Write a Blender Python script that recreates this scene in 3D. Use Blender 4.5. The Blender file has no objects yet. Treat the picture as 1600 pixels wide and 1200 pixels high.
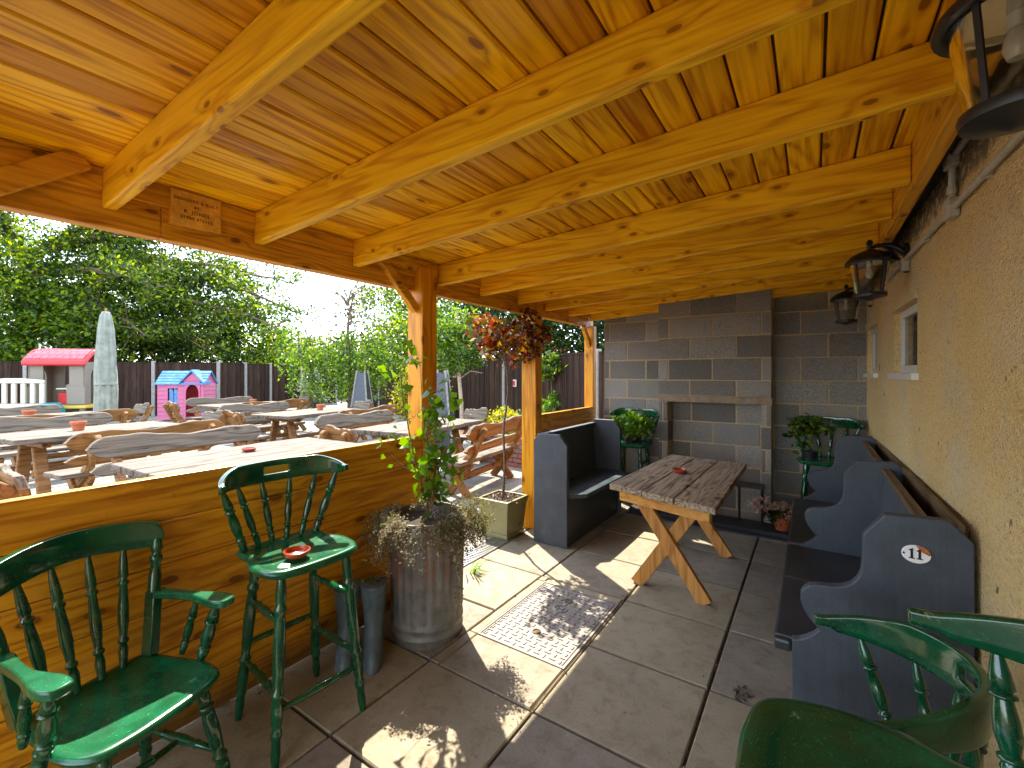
import bpy, bmesh, math, random
import numpy as np
from mathutils import Vector, Matrix
R = math.radians
rnd = random.Random(11)
nrg = np.random.RandomState(5)
scene = bpy.context.scene

# ------------------------------------------------------------ camera
cam = bpy.data.cameras.new("camera")
co = bpy.data.objects.new("camera", cam); scene.collection.objects.link(co)
F = 695.0
cam.sensor_width = 36; cam.lens = 36 * F / 1600
cam.shift_x = 0; cam.shift_y = -(600 - 583) / 1600
cam.clip_start = 0.02; cam.clip_end = 600
YAW = math.atan(470 / 695)
co.location = (0, 0, 1.5); co.rotation_euler = (R(90), 0, YAW)
scene.camera = co

# ------------------------------------------------------------ light
SUNV = Vector((0.64, -0.44, -1.0))
w = bpy.data.worlds.new("World"); scene.world = w; w.use_nodes = True
nt = w.node_tree; nt.nodes.clear()
wo = nt.nodes.new('ShaderNodeOutputWorld'); bg = nt.nodes.new('ShaderNodeBackground')
sky = nt.nodes.new('ShaderNodeTexSky'); sky.sky_type = 'NISHITA'; sky.sun_disc = False
sky.sun_elevation = math.atan(1 / math.hypot(SUNV.x, SUNV.y)); sky.sun_rotation = math.atan2(-SUNV.x, -SUNV.y)
sky.air_density = 1.0; sky.dust_density = 0.6; sky.altitude = 50
tc = nt.nodes.new('ShaderNodeTexCoord'); cn = nt.nodes.new('ShaderNodeTexNoise')
mp = nt.nodes.new('ShaderNodeMapping'); mp.inputs['Scale'].default_value = (1, 1, 3.2)
cn.inputs['Scale'].default_value = 2.4; cn.inputs['Detail'].default_value = 7; cn.inputs['Distortion'].default_value = .4
cr = nt.nodes.new('ShaderNodeValToRGB'); cr.color_ramp.elements[0].position = .34; cr.color_ramp.elements[1].position = .58
mx = nt.nodes.new('ShaderNodeMixRGB'); mx.inputs[2].default_value = (3.4, 3.8, 4.4, 1)
nt.links.new(tc.outputs['Generated'], mp.inputs[0]); nt.links.new(mp.outputs[0], cn.inputs['Vector'])
nt.links.new(cn.outputs['Fac'], cr.inputs[0]); nt.links.new(cr.outputs[0], mx.inputs[0])
nt.links.new(sky.outputs[0], mx.inputs[1]); nt.links.new(mx.outputs[0], bg.inputs[0])
bg.inputs[1].default_value = 0.15
nt.links.new(bg.outputs[0], wo.inputs[0])
sl = bpy.data.lights.new("sun", 'SUN'); sl.energy = 2.0; sl.angle = R(.5); sl.color = (1, .90, .74)
so = bpy.data.objects.new("sun", sl); scene.collection.objects.link(so)
so.rotation_euler = SUNV.to_track_quat('-Z', 'Y').to_euler(); so.location = (-6, 5, 9)
vs = scene.view_settings
vs.view_transform = 'Standard'; vs.look = 'None'; vs.gamma = 1; vs.exposure = 3.02
scene.cycles.max_bounces = 10; scene.cycles.diffuse_bounces = 6
scene.cycles.transparent_max_bounces = 12

# ------------------------------------------------------------ mesh helpers
class MB:
    def __init__(s): s.v = []; s.f = []; s.m = []
    def add(s, vs_, fs, mi=0):
        o = len(s.v); s.v += [tuple(p) for p in vs_]
        s.f += [tuple(i + o for i in f) for f in fs]; s.m += [mi] * len(fs); return s
    def box(s, c, d, rot=None, mi=0, taper=1.0):
        x, y, z = (k / 2 for k in d)
        P = []
        for sz in (-1, 1):
            k = taper if sz > 0 else 1
            for sx, sy in ((-1, -1), (1, -1), (1, 1), (-1, 1)): P.append(Vector((sx * x * k, sy * y * k, sz * z)))
        if rot is not None:
            if not isinstance(rot, Matrix): rot = Matrix.Rotation(rot, 3, 'Z')
            P = [rot @ p for p in P]
        c = Vector(c)
        return s.add([p + c for p in P], [(3, 2, 1, 0), (4, 5, 6, 7), (0, 1, 5, 4), (1, 2, 6, 5), (2, 3, 7, 6), (3, 0, 4, 7)], mi)
    def lo(s, a, b, mi=0):
        return s.box([(a[i] + b[i]) / 2 for i in range(3)], [abs(b[i] - a[i]) for i in range(3)], mi=mi)
    def bar(s, p0, p1, w_, h_, up=(0, 0, 1), mi=0):
        p0, p1 = Vector(p0), Vector(p1); d = (p1 - p0).normalized(); u = Vector(up)
        sd = d.cross(u).normalized(); u = sd.cross(d).normalized(); P = []
        for p in (p0, p1):
            for a, b in ((-1, -1), (1, -1), (1, 1), (-1, 1)): P.append(p + sd * a * w_ / 2 + u * b * h_ / 2)
        return s.add(P, [(3, 2, 1, 0), (4, 5, 6, 7), (0, 1, 5, 4), (1, 2, 6, 5), (2, 3, 7, 6), (3, 0, 4, 7)], mi)
    def prism(s, poly, axis, a, b, mi=0):
        # poly: 2-D outline; axis: extrusion axis index; the other two axes in order
        n = len(poly); P = []
        oth = [i for i in range(3) if i != axis]
        for t in (a, b):
            for q in poly:
                p = [0, 0, 0]; p[axis] = t; p[oth[0]] = q[0]; p[oth[1]] = q[1]; P.append(p)
        return s.add(P, [tuple(range(n))[::-1], tuple(range(n, 2 * n))] + [(i, (i + 1) % n, n + (i + 1) % n, n + i) for i in range(n)], mi)
    def tube(s, pts, rad, n=8, mi=0, caps=True):
        pts = [Vector(p) for p in pts]; rad = rad if hasattr(rad, '__len__') else [rad] * len(pts)
        P = []; prev = None
        for i, p in enumerate(pts):
            d = (pts[min(i + 1, len(pts) - 1)] - pts[max(i - 1, 0)])
            d = d.normalized() if d.length > 1e-9 else Vector((0, 0, 1))
            if prev is None:
                a = d.orthogonal().normalized()
            else:
                a = (prev - d * prev.dot(d)); a = a.normalized() if a.length > 1e-6 else d.orthogonal().normalized()
            prev = a; b = d.cross(a)
            for k in range(n):
                t = 2 * math.pi * k / n; P.append(p + (a * math.cos(t) + b * math.sin(t)) * rad[i])
        fs = []
        for i in range(len(pts) - 1):
            for k in range(n):
                k2 = (k + 1) % n; fs.append((i * n + k, i * n + k2, (i + 1) * n + k2, (i + 1) * n + k))
        if caps:
            fs.append(tuple(range(n))[::-1]); o = (len(pts) - 1) * n; fs.append(tuple(range(o, o + n)))
        return s.add(P, fs, mi)
    def lathe(s, prof, c=(0, 0, 0), n=24, mi=0, rf=None):
        P = []; m = len(prof)
        for (r, z) in prof:
            for k in range(n):
                t = 2 * math.pi * k / n; q = rf(t, r, z) if rf else r
                P.append((c[0] + q * math.cos(t), c[1] + q * math.sin(t), c[2] + z))
        fs = []
        for i in range(m - 1):
            for k in range(n):
                k2 = (k + 1) % n; fs.append((i * n + k, i * n + k2, (i + 1) * n + k2, (i + 1) * n + k))
        fs.append(tuple(range(n))[::-1]); fs.append(tuple(range((m - 1) * n, m * n)))
        return s.add(P, fs, mi)
    def turned(s, p0, p1, prof, n=10, mi=0):
        p0, p1 = Vector(p0), Vector(p1)
        return s.tube([p0.lerp(p1, t) for t, r in prof], [r for t, r in prof], n, mi)
    def build(s, name, mats, parent=None, smooth=False, bevel=0, world=True, seg=2, ang=35):
        me = bpy.data.meshes.new(name)
        off = Vector(parent.location) if (parent is not None and world and parent.get('_w')) else Vector((0, 0, 0))
        me.from_pydata([tuple(Vector(p) - off) for p in s.v], [], s.f)
        mats = mats if isinstance(mats, (list, tuple)) else [mats]
        for m_ in mats: me.materials.append(m_)
        if len(mats) > 1: me.polygons.foreach_set('material_index', s.m)
        me.validate(); me.update()
        o = bpy.data.objects.new(name, me); scene.collection.objects.link(o)
        if parent is not None: o.parent = parent
        if smooth:
            me.polygons.foreach_set('use_smooth', [True] * len(me.polygons))
            try: me.set_sharp_from_angle(angle=R(ang))
            except Exception: pass
        if bevel:
            b = o.modifiers.new('bevel', 'BEVEL'); b.width = bevel; b.segments = seg; b.limit_method = 'ANGLE'; b.angle_limit = R(40)
        return o

def tag(o, label=None, cat=None, group=None, kind=None):
    if label: o['label'] = label
    if cat: o['category'] = cat
    if group: o['group'] = group
    if kind: o['kind'] = kind
    return o
def thing(name, loc, label, cat, group=None, rz=0, local=False):
    o = bpy.data.objects.new(name, None); scene.collection.objects.link(o)
    o.empty_display_size = .1; o.location = loc; o.rotation_euler = (0, 0, rz)
    if not local: o['_w'] = 1
    return tag(o, label, cat, group)
def kids(o): return [c for c in bpy.data.objects if c.parent == o]
def dup(src, loc, rz, label, group=None, skip=()):
    def cp(o, par):
        c = o.copy(); scene.collection.objects.link(c); c.parent = par
        for k in kids(o):
            cp(k, c)
        return c
    r = src.copy(); scene.collection.objects.link(r)
    for k in kids(src): cp(k, r)
    r.location = loc; r.rotation_euler = (0, 0, rz); r['label'] = label
    if group: r['group'] = group
    return r

# ------------------------------------------------------------ materials
class NT:
    def __init__(s, name):
        s.m = bpy.data.materials.new(name); s.m.use_nodes = True; s.t = s.m.node_tree
        s.b = s.t.nodes['Principled BSDF']; s.o = s.t.nodes['Material Output']
    def n(s, typ, **k):
        x = s.t.nodes.new(typ)
        for a, v in k.items(): setattr(x, a, v)
        return x
    def L(s, a, b): s.t.links.new(a, b)
    def val(s, sock, v):
        if hasattr(v, 'default_value') or hasattr(v, 'is_output'): s.L(v, sock)
        else: sock.default_value = v
    def math(s, op, a, b=0.0, c=None, clamp=False):
        x = s.n('ShaderNodeMath', operation=op, use_clamp=clamp); s.val(x.inputs[0], a); s.val(x.inputs[1], b)
        if c is not None: s.val(x.inputs[2], c)
        return x.outputs[0]
    def comb(s, a, b, c):
        x = s.n('ShaderNodeCombineXYZ'); s.val(x.inputs[0], a); s.val(x.inputs[1], b); s.val(x.inputs[2], c); return x.outputs[0]
    def noise(s, vec, scale, detail=4, rough=.5, dist=0, out='Fac'):
        x = s.n('ShaderNodeTexNoise'); s.L(vec, x.inputs['Vector']); x.inputs['Scale'].default_value = scale
        x.inputs['Detail'].default_value = detail; x.inputs['Roughness'].default_value = rough; x.inputs['Distortion'].default_value = dist
        return x.outputs[out]
    def vor(s, vec, scale, feature='F1', dim='3D', out='Distance', rand=1):
        x = s.n('ShaderNodeTexVoronoi', feature=feature, voronoi_dimensions=dim); s.L(vec, x.inputs['Vector'])
        x.inputs['Scale'].default_value = scale
        if 'Randomness' in x.inputs: x.inputs['Randomness'].default_value = rand
        return x.outputs[out]
    def ramp(s, fac, stops, interp='LINEAR'):
        x = s.n('ShaderNodeValToRGB'); x.color_ramp.interpolation = interp; e = x.color_ramp.elements
        while len(e) > 1: e.remove(e[-1])
        e[0].position = stops[0][0]; e[0].color = tuple(stops[0][1]) + (1,)
        for p, c_ in stops[1:]:
            q = e.new(p); q.color = tuple(c_) + (1,)
        s.L(fac, x.inputs[0]); return x.outputs[0]
    def mapr(s, v, a, b, c_=0.0, d=1.0):
        x = s.n('ShaderNodeMapRange'); x.clamp = True; s.L(v, x.inputs[0])
        for i, q in enumerate((a, b, c_, d)): x.inputs[i + 1].default_value = q
        return x.outputs[0]
    def mix(s, fac, a, b, mode='MIX'):
        x = s.n('ShaderNodeMixRGB', blend_type=mode); s.val(x.inputs[0], fac)
        for i, q in ((1, a), (2, b)):
            if isinstance(q, (tuple, list)): x.inputs[i].default_value = tuple(q)[:3] + (1,)
            else: s.L(q, x.inputs[i])
        return x.outputs[0]
    def hsv(s, col, h=.5, sa=1.0, v=1.0):
        x = s.n('ShaderNodeHueSaturation'); s.val(x.inputs['Hue'], h); s.val(x.inputs['Saturation'], sa); s.val(x.inputs['Value'], v); s.L(col, x.inputs['Color']); return x.outputs[0]
    def bump(s, h, strength=.4, dist=.01):
        x = s.n('ShaderNodeBump'); x.inputs['Strength'].default_value = strength; x.inputs['Distance'].default_value = dist
        s.L(h, x.inputs['Height']); s.L(x.outputs[0], s.b.inputs['Normal'])
    def col(s, c_):
        if isinstance(c_, (tuple, list)): s.b.inputs['Base Color'].default_value = tuple(c_)[:3] + (1,)
        else: s.L(c_, s.b.inputs['Base Color'])
    def p(s, **k):
        for a, v in k.items(): s.val(s.b.inputs[a.replace('_', ' ')], v)
        return s
    def obj(s): return s.n('ShaderNodeTexCoord').outputs['Object']
    def isl(s): return s.n('ShaderNodeNewGeometry').outputs['Random Per Island']

def wood(name, along=0, dark=(.30, .095, .012), light=(.62, .27, .045), rough=.42, knot=.085, var=.35, contrast=1.0, kd=(.055, .016, .004), kscale=1.0, bumpd=.0015, spec=.25, ringf=46, weather=0, halo_=.11, finek=.85, dirt=0):
    n = NT(name); ob = n.obj(); sp = n.n('ShaderNodeSeparateXYZ'); n.L(ob, sp.inputs[0])
    i = n.isl(); ax = [sp.outputs[k] for k in range(3)]
    a = n.math('ADD', ax[along], n.math('MULTIPLY', i, 37.0)); b, c_ = [ax[k] for k in range(3) if k != along]
    s_ = n.math('ADD', n.math('ADD', b, c_), n.math('MULTIPLY', i, 11.3))
    kv = n.comb(n.math('MULTIPLY', a, 1.7 * kscale), n.math('MULTIPLY', s_, 3.6 * kscale), 0.0)
    wob = n.noise(n.comb(n.math('MULTIPLY', a, 9.0), n.math('MULTIPLY', s_, 14.0), i), 1, 2, out='Color')
    kv2 = n.n('ShaderNodeVectorMath', operation='MULTIPLY_ADD'); n.L(wob, kv2.inputs[0]); kv2.inputs[1].default_value = (.09, .09, 0); n.L(kv, kv2.inputs[2])
    d = n.vor(kv2.outputs[0], 1, dim='2D')
    kf = n.mapr(d, knot * .72, knot * .95, 1, 0)
    halo = n.mapr(d, 0, .34, 1, 0)
    f1 = n.noise(n.comb(n.math('MULTIPLY', a, .42), n.math('MULTIPLY', b, 4.5), n.math('MULTIPLY', c_, 4.5)), 1.3, 3, .5)
    fld = n.math('ADD', f1, n.math('MULTIPLY', n.math('MULTIPLY', halo, halo), halo_))
    ring = n.math('SINE', n.math('MULTIPLY', fld, float(ringf)))
    ring = n.math('POWER', n.mapr(ring, -1, 1, 0, 1), 2.2)
    fine = n.noise(n.comb(n.math('MULTIPLY', a, 2.2), n.math('MULTIPLY', b, 75.0), n.math('MULTIPLY', c_, 75.0)), 1, 4, .6)
    med = n.noise(n.comb(n.math('MULTIPLY', a, .9), n.math('MULTIPLY', b, 26.0), n.math('MULTIPLY', c_, 26.0)), 1, 4, .6)
    g = n.math('ADD', n.math('MULTIPLY', ring, .30 * contrast), n.math('ADD', n.math('MULTIPLY', fine, finek), n.math('MULTIPLY', med, .45)))
    lo_, hi_ = .50, 1.12
    colr = n.ramp(n.mapr(g, lo_, hi_), [(0, light), (.45, tuple((light[k] * .62 + dark[k] * .38) for k in range(3))), (1, dark)])
    colr = n.mix(n.math('MULTIPLY', kf, .9), colr, kd)
    colr = n.mix(n.mapr(d, knot, knot * 2.2, .45, 0), colr, dark)
    v = n.math('ADD', n.math('MULTIPLY', i, var), 1 - var * .55)
    bl = n.noise(n.comb(n.math('MULTIPLY', a, .7), s_, i), 1.6, 3)
    v = n.math('MULTIPLY', v, n.mapr(bl, .25, .75, .86, 1.1))
    colr = n.hsv(colr, n.math('ADD', n.math('MULTIPLY', i, .022), .489), 1.0, v)
    if weather:
        cr_ = n.mapr(n.noise(n.comb(n.math('MULTIPLY', a, 1.6), n.math('MULTIPLY', b, 30.0), n.math('MULTIPLY', c_, 30.0)), 1, 5, .7, .6), .60, .68, 0, 1)
        colr = n.mix(n.math('MULTIPLY', cr_, .85), colr, (.03, .022, .015))
    if dirt:
        zz = n.math('ADD', sp.outputs[2], n.math('MULTIPLY', n.noise(ob, 7, 5, .7), -.22))
        colr = n.mix(n.mapr(zz, -.06, .10, .75, 0), colr, (.06, .04, .025))
        colr = n.mix(n.mapr(n.noise(ob, 16, 4, .7), .66, .72, 0, .5), colr, (.10, .05, .02))
    n.col(colr); n.p(Roughness=n.mapr(fine, .3, .7, rough - .08, rough + .12))
    n.b.inputs['Specular IOR Level'].default_value = spec
    hh = n.math('SUBTRACT', n.math('MULTIPLY', fine, -1.0), n.math('MULTIPLY', kf, .3))
    if weather: hh = n.math('SUBTRACT', hh, n.math('MULTIPLY', cr_, 2.0))
    n.bump(hh, .5, bumpd * (3 if weather else 1))
    return n.m

def paint(name, c1, c2, rough=.15, wear=None, coat=0.0, sc=9, bumpd=.0008, spots=None, brush=0):
    n = NT(name); ob = n.obj(); x = n.noise(ob, sc, 5, .6)
    colr = n.mix(n.mapr(x, .35, .7), c1, c2)
    if brush:
        mb_ = n.n('ShaderNodeMapping'); mb_.inputs['Scale'].default_value = (60, 60, 2.2); n.L(ob, mb_.inputs[0]); br = n.noise(mb_.outputs[0], 1, 5, .65)
        colr = n.mix(n.mapr(br, .4, .75, 0, .28), colr, tuple(k * 1.5 for k in c2)); colr = n.mix(n.mapr(n.noise(ob, 2.2, 5, .7), .5, .68, 0, .45), colr, tuple(k * .55 for k in c1))
    st = n.noise(ob, 160, 2, .5); colr = n.mix(n.mapr(st, .62, .75, 0, .35), colr, tuple(min(1, k * 3 + .02) for k in c2))
    if wear:
        wv = n.noise(ob, 14, 6, .72, .3); wf = n.mapr(wv, wear[1], wear[1] + .035)
        colr = n.mix(wf, colr, wear[0]); n.p(Roughness=n.mapr(wv, wear[1] - .02, wear[1] + .03, rough, .6))
    else: n.p(Roughness=n.mapr(x, .3, .7, rough * .8, rough * 1.4))
    n.p(Coat_Weight=coat, Coat_Roughness=.06); n.col(colr); n.bump(n.noise(ob, 55, 4, .6), .35, bumpd); return n.m
def plain(name, c, rough=.5, metal=0, var=.15, sc=20, bumpd=0.001):
    n = NT(name); ob = n.obj(); x = n.noise(ob, sc, 5, .6)
    n.col(n.mix(n.mapr(x, .3, .7), tuple(k * (1 - var) for k in c), tuple(min(1, k * (1 + var)) for k in c)))
    n.p(Roughness=rough, Metallic=metal); n.bump(x, .3, bumpd); return n.m
def leafm(name, cols, trans=.5, rough=.45, sat=1.0):
    n = NT(name); i = n.isl()
    k = len(cols); c_ = n.ramp(i, [(j / (k - 1 if k > 1 else 1), cols[j]) for j in range(k)])
    n.col(c_); n.p(Roughness=rough); n.b.inputs['Specular IOR Level'].default_value = .35
    t = n.n('ShaderNodeBsdfTranslucent'); n.L(n.hsv(c_, .485, 1.15, 1.5), t.inputs[0])
    m_ = n.n('ShaderNodeMixShader'); m_.inputs[0].default_value = trans
    n.L(n.b.outputs[0], m_.inputs[1]); n.L(t.outputs[0], m_.inputs[2]); n.L(m_.outputs[0], n.o.inputs[0]); return n.m

M = {}
OR_D, OR_L = (.33, .115, .010), (.74, .35, .045)
M['w_ceil'] = wood('stained_pine_boards', 1, (.42, .125, .002), (.92, .48, .005), var=.52, knot=.0625, rough=.36, contrast=1.0, ringf=60, kscale=1.15)
M['w_joist'] = wood('stained_pine_joists', 0, (.58, .24, .003), (.98, .60, .012), var=.16, knot=.06, rough=.42, ringf=70, kscale=1.7, contrast=1.0)
M['w_beam'] = wood('stained_pine_beams', 1, (.38, .14, .006), (.84, .43, .025), var=.25, knot=.07, rough=.42, ringf=90, kscale=1.5)
M['w_post'] = wood('stained_pine_posts', 2, (.40, .14, .003), (.78, .36, .010), var=.1, knot=.06, rough=.36)
M['w_wall'] = wood('stained_pine_wall_planks', 1, (.36, .12, .004), (.80, .39, .018), var=.3, knot=.075, rough=.28, kscale=1.1, ringf=70, dirt=1)
M['w_legs'] = wood('table_leg_pine', 2, (.30, .115, .018), (.66, .33, .08), var=.2, knot=.05, rough=.5)
M['w_apron'] = wood('table_apron_pine', 0, (.32, .12, .018), (.70, .36, .08), var=.2, knot=.05, rough=.5)
M['w_top'] = wood('weathered_table_boards', 1, (.085, .055, .028), (.44, .34, .22), var=.3, knot=.06, rough=.75, weather=1, bumpd=.003, ringf=90)
M['w_grey'] = wood('silvered_rustic_wood', 1, (.055, .040, .028), (.19, .152, .112), var=.3, knot=.06, rough=.8, weather=1, bumpd=.002, kd=(.09, .06, .04))
M['w_brown'] = wood('golden_rustic_wood', 1, (.09, .038, .010), (.30, .145, .042), var=.4, knot=.07, rough=.65, bumpd=.002, kd=(.05, .02, .01))
M['w_greyx'] = wood('silvered_chair_wood', 0, (.055, .040, .028), (.19, .152, .112), var=.3, knot=.06, rough=.8, weather=1, bumpd=.002, kd=(.09, .06, .04))
M['green'] = paint('glossy_green_paint', (.0015, .040, .014), (.003, .085, .030), .13, ((.22, .18, .09), .665), coat=.5)
M['green2'] = paint('scuffed_green_seat_paint', (.002, .060, .022), (.006, .13, .050), .24, ((.30, .42, .27), .655), coat=.25, sc=14)
M['pew'] = paint('slate_blue_paint', (.036, .045, .056), (.056, .067, .080), .55, ((.20, .21, .21), .70), sc=7, brush=1)
M['pew_dark'] = paint('worn_dark_seat_paint', (.024, .026, .029), (.045, .047, .050), .38, ((.07, .06, .05), .74), sc=5)
M['cap'] = wood('dark_cap_wood', 1, (.07, .045, .02), (.20, .14, .07), var=.2, rough=.5)
M['black'] = plain('black_metal', (.012, .012, .013), .38, 0, .3, 60)
M['blackslab'] = plain('black_hearth_stone', (.013, .013, .014), .5, 0, .5, 20, .002)
M['steel'] = plain('bolt_steel', (.6, .6, .58), .3, 1)
M['terra'] = plain('terracotta', (.42, .10, .035), .55, 0, .2)
M['terra_g'] = plain('glazed_terracotta', (.36, .055, .02), .2, 0, .2)
M['soil'] = plain('potting_soil', (.035, .022, .014), .95, 0, .7, 60, .01)
M['white'] = plain('white_upvc', (.62, .60, .55), .4, 0, .06)
M['cream'] = plain('cream_plastic', (.50, .46, .36), .5, 0, .06)
M['conduit'] = plain('grimy_white_conduit', (.42, .38, .30), .5, 0, .25, 30)
M['glassd'] = plain('dark_window_glass', (.012, .014, .016), .06, 0, .1)
M['concpost'] = plain('pale_concrete_post', (.26, .245, .215), .85, 0, .25, 15, .003)
M['umb'] = plain('grey_green_canvas', (.22, .235, .19), .85, 0, .3, 6, .004)
M['heater'] = plain('grey_heater_metal', (.050, .056, .062), .45, .2, .15)
M['dkmesh'] = plain('dark_tube', (.035, .04, .045), .3, .2, .2)
M['lintel'] = plain('concrete_lintel', (.24, .18, .12), .85, 0, .25, 18, .003)
M['trunk'] = plain('brown_bark', (.13, .085, .055), .9, 0, .45, 30, .01)
M['trunk_b'] = plain('pale_birch_bark', (.42, .32, .22), .8, 0, .4, 25, .006)
M['stem'] = plain('green_brown_stem', (.16, .10, .05), .8, 0, .3)
M['boot'] = plain('blue_grey_rubber', (.085, .12, .135), .42, 0, .3, 25, .002)
M['salmon'] = plain('salmon_render', (.62, .22, .14), .8, 0, .1)
M['rooftile'] = plain('clay_roof_tile', (.30, .11, .07), .8, 0, .3, 30, .01)

# render wall
n = NT('pebbledash_render'); ob = n.obj(); vv = n.vor(ob, 105, rand=1); nz = n.noise(ob, 60, 5, .7); bgp = n.noise(ob, 1.1, 4, .6)
c_ = n.mix(n.mapr(bgp, .35, .7), (.80, .56, .22), (.92, .69, .33))
sp = n.n('ShaderNodeSeparateXYZ'); n.L(ob, sp.inputs[0])
c_ = n.mix(n.mapr(n.math('ADD', n.noise(ob, 3.0, 5, .6), n.math('MULTIPLY', sp.outputs[2], .0)), .5, .75, 0, .55), c_, (.68, .62, .48))
c_ = n.mix(n.mapr(nz, .25, .5, .5, 0), c_, (.16, .095, .04))
c_ = n.mix(n.mapr(n.noise(ob, 9, 3, .6), .70, .73, 0, .8), c_, (.09, .05, .02))
# crumbling strip under the roof
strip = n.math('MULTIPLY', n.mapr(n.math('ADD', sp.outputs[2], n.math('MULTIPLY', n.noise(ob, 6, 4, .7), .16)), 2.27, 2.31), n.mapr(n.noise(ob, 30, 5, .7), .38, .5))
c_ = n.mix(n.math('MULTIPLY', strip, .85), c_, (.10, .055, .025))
n.col(c_); n.p(Roughness=.9); hb = n.math('SUBTRACT', n.math('MULTIPLY', nz, .9), vv); n.bump(n.math('SUBTRACT', hb, n.math('MULTIPLY', strip, 1.0)), 1.0, .014); M['render'] = n.m
# concrete blocks and mortar
n = NT('dense_concrete_block'); ob = n.obj(); i = n.isl(); a = n.noise(ob, 90, 5, .75); b = n.noise(ob, 5, 4, .6)
c_ = n.mix(n.mapr(a, .3, .68), (.075, .074, .070), (.27, .26, .24)); c_ = n.mix(n.mapr(b, .4, .7, 0, .45), c_, (.26, .205, .13))
c_ = n.mix(n.mapr(n.noise(ob, 200, 2, .5), .70, .76, 0, .7), c_, (.5, .48, .42))
c_ = n.hsv(c_, .5, 1.0, n.math('ADD', n.math('MULTIPLY', i, .8), .62)); n.col(c_); n.p(Roughness=.92); n.bump(a, .8, .005); M['block'] = n.m
n = NT('sandy_mortar'); ob = n.obj(); a = n.noise(ob, 50, 5, .7); n.col(n.mix(n.mapr(a, .3, .7), (.30, .215, .11), (.50, .38, .21))); n.p(Roughness=.95); n.bump(a, .7, .006); M['mortar'] = n.m
# paving
def slabmat(name, cA, cB, cC, lowv=.72):
    n = NT(name); ob = n.obj(); i = n.isl(); a = n.noise(ob, 2.6, 6, .62); f = n.noise(ob, 110, 4, .75); m2 = n.noise(ob, 11, 5, .7, .5)
    c_ = n.mix(n.mapr(a, .3, .7), cA, cB); c_ = n.mix(n.mapr(m2, .5, .72, 0, .6), c_, cC)
    c_ = n.mix(n.mapr(m2, .22, .36, .5, 0), c_, tuple(k * 1.35 for k in cB))
    c_ = n.mix(n.mapr(f, .32, .5, .45, 0), c_, tuple(k * .5 for k in cA))
    c_ = n.mix(n.mapr(n.noise(ob, 28, 3, .6), .70, .74, 0, .75), c_, (.05, .04, .03))
    c_ = n.hsv(c_, n.math('ADD', n.math('MULTIPLY', i, .012), .498), n.math('ADD', n.math('MULTIPLY', i, .35), .9), n.math('ADD', n.math('MULTIPLY', i, .34), lowv))
    n.col(c_); n.p(Roughness=n.mapr(m2, .3, .7, .62, .9)); n.bump(n.math('ADD', n.math('MULTIPLY', f, .5), m2), .6, .004); return n.m
M['slab'] = slabmat('patio_slabs', (.225, .19, .135), (.32, .27, .20), (.14, .105, .068))
M['slab2'] = slabmat('courtyard_slabs', (.19, .172, .14), (.26, .235, .195), (.12, .105, .085))
n = NT('gritty_soil'); ob = n.obj(); a = n.noise(ob, 35, 6, .75); n.col(n.mix(n.mapr(a, .3, .7), (.018, .013, .009), (.11, .08, .05))); n.p(Roughness=.95); n.bump(a, .8, .01); M['dirt'] = n.m
# galvanised bin
n = NT('rusty_galvanised_steel'); ob = n.obj(); sp = n.n('ShaderNodeSeparateXYZ'); n.L(ob, sp.inputs[0])
a = n.noise(ob, 12, 6, .7); st = n.n('ShaderNodeMapping'); st.inputs['Scale'].default_value = (22, 22, 1.6); n.L(ob, st.inputs[0]); stn = n.noise(st.outputs[0], 1, 5, .65)
c_ = n.mix(n.mapr(a, .3, .7), (.11, .11, .105), (.27, .26, .24)); c_ = n.mix(n.mapr(stn, .55, .7, 0, .6), c_, (.30, .29, .26))
ru = n.math('MULTIPLY', n.mapr(stn, .47, .56), n.mapr(n.math('ADD', sp.outputs[2], n.math('MULTIPLY', a, .22)), .38, .52)); c_ = n.mix(n.math('MULTIPLY', ru, .75), c_, (.20, .070, .028))
n.col(c_); n.p(Metallic=n.mapr(ru, 0, 1, .35, 0), Roughness=n.mapr(a, .3, .7, .42, .7)); n.bump(a, .4, .003); M['galv'] = n.m
# fence boards
n = NT('dark_stained_fence_boards'); ob = n.obj(); i = n.isl(); mpp = n.n('ShaderNodeMapping'); mpp.inputs['Scale'].default_value = (30, 30, 2); n.L(ob, mpp.inputs[0]); a = n.noise(mpp.outputs[0], 1, 5, .6)
c_ = n.mix(n.mapr(a, .3, .7), (.016, .009, .006), (.058, .032, .021)); n.col(n.hsv(c_, .5, 1, n.math('ADD', n.math('MULTIPLY', i, .7), .65))); n.b.inputs['Specular IOR Level'].default_value = .15; n.p(Roughness=.9); n.bump(a, .5, .004); M['fence'] = n.m
# glass for lanterns
n = NT('clear_lantern_glass'); n.col((.9, .88, .8)); n.p(Roughness=.08, Transmission_Weight=1.0, IOR=1.2); M['glass'] = n.m
n = NT('acrylic_sheet'); n.col((.92, .85, .7)); n.p(Roughness=.05, Transmission_Weight=.9, IOR=1.3); M['acryl'] = n.m
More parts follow.
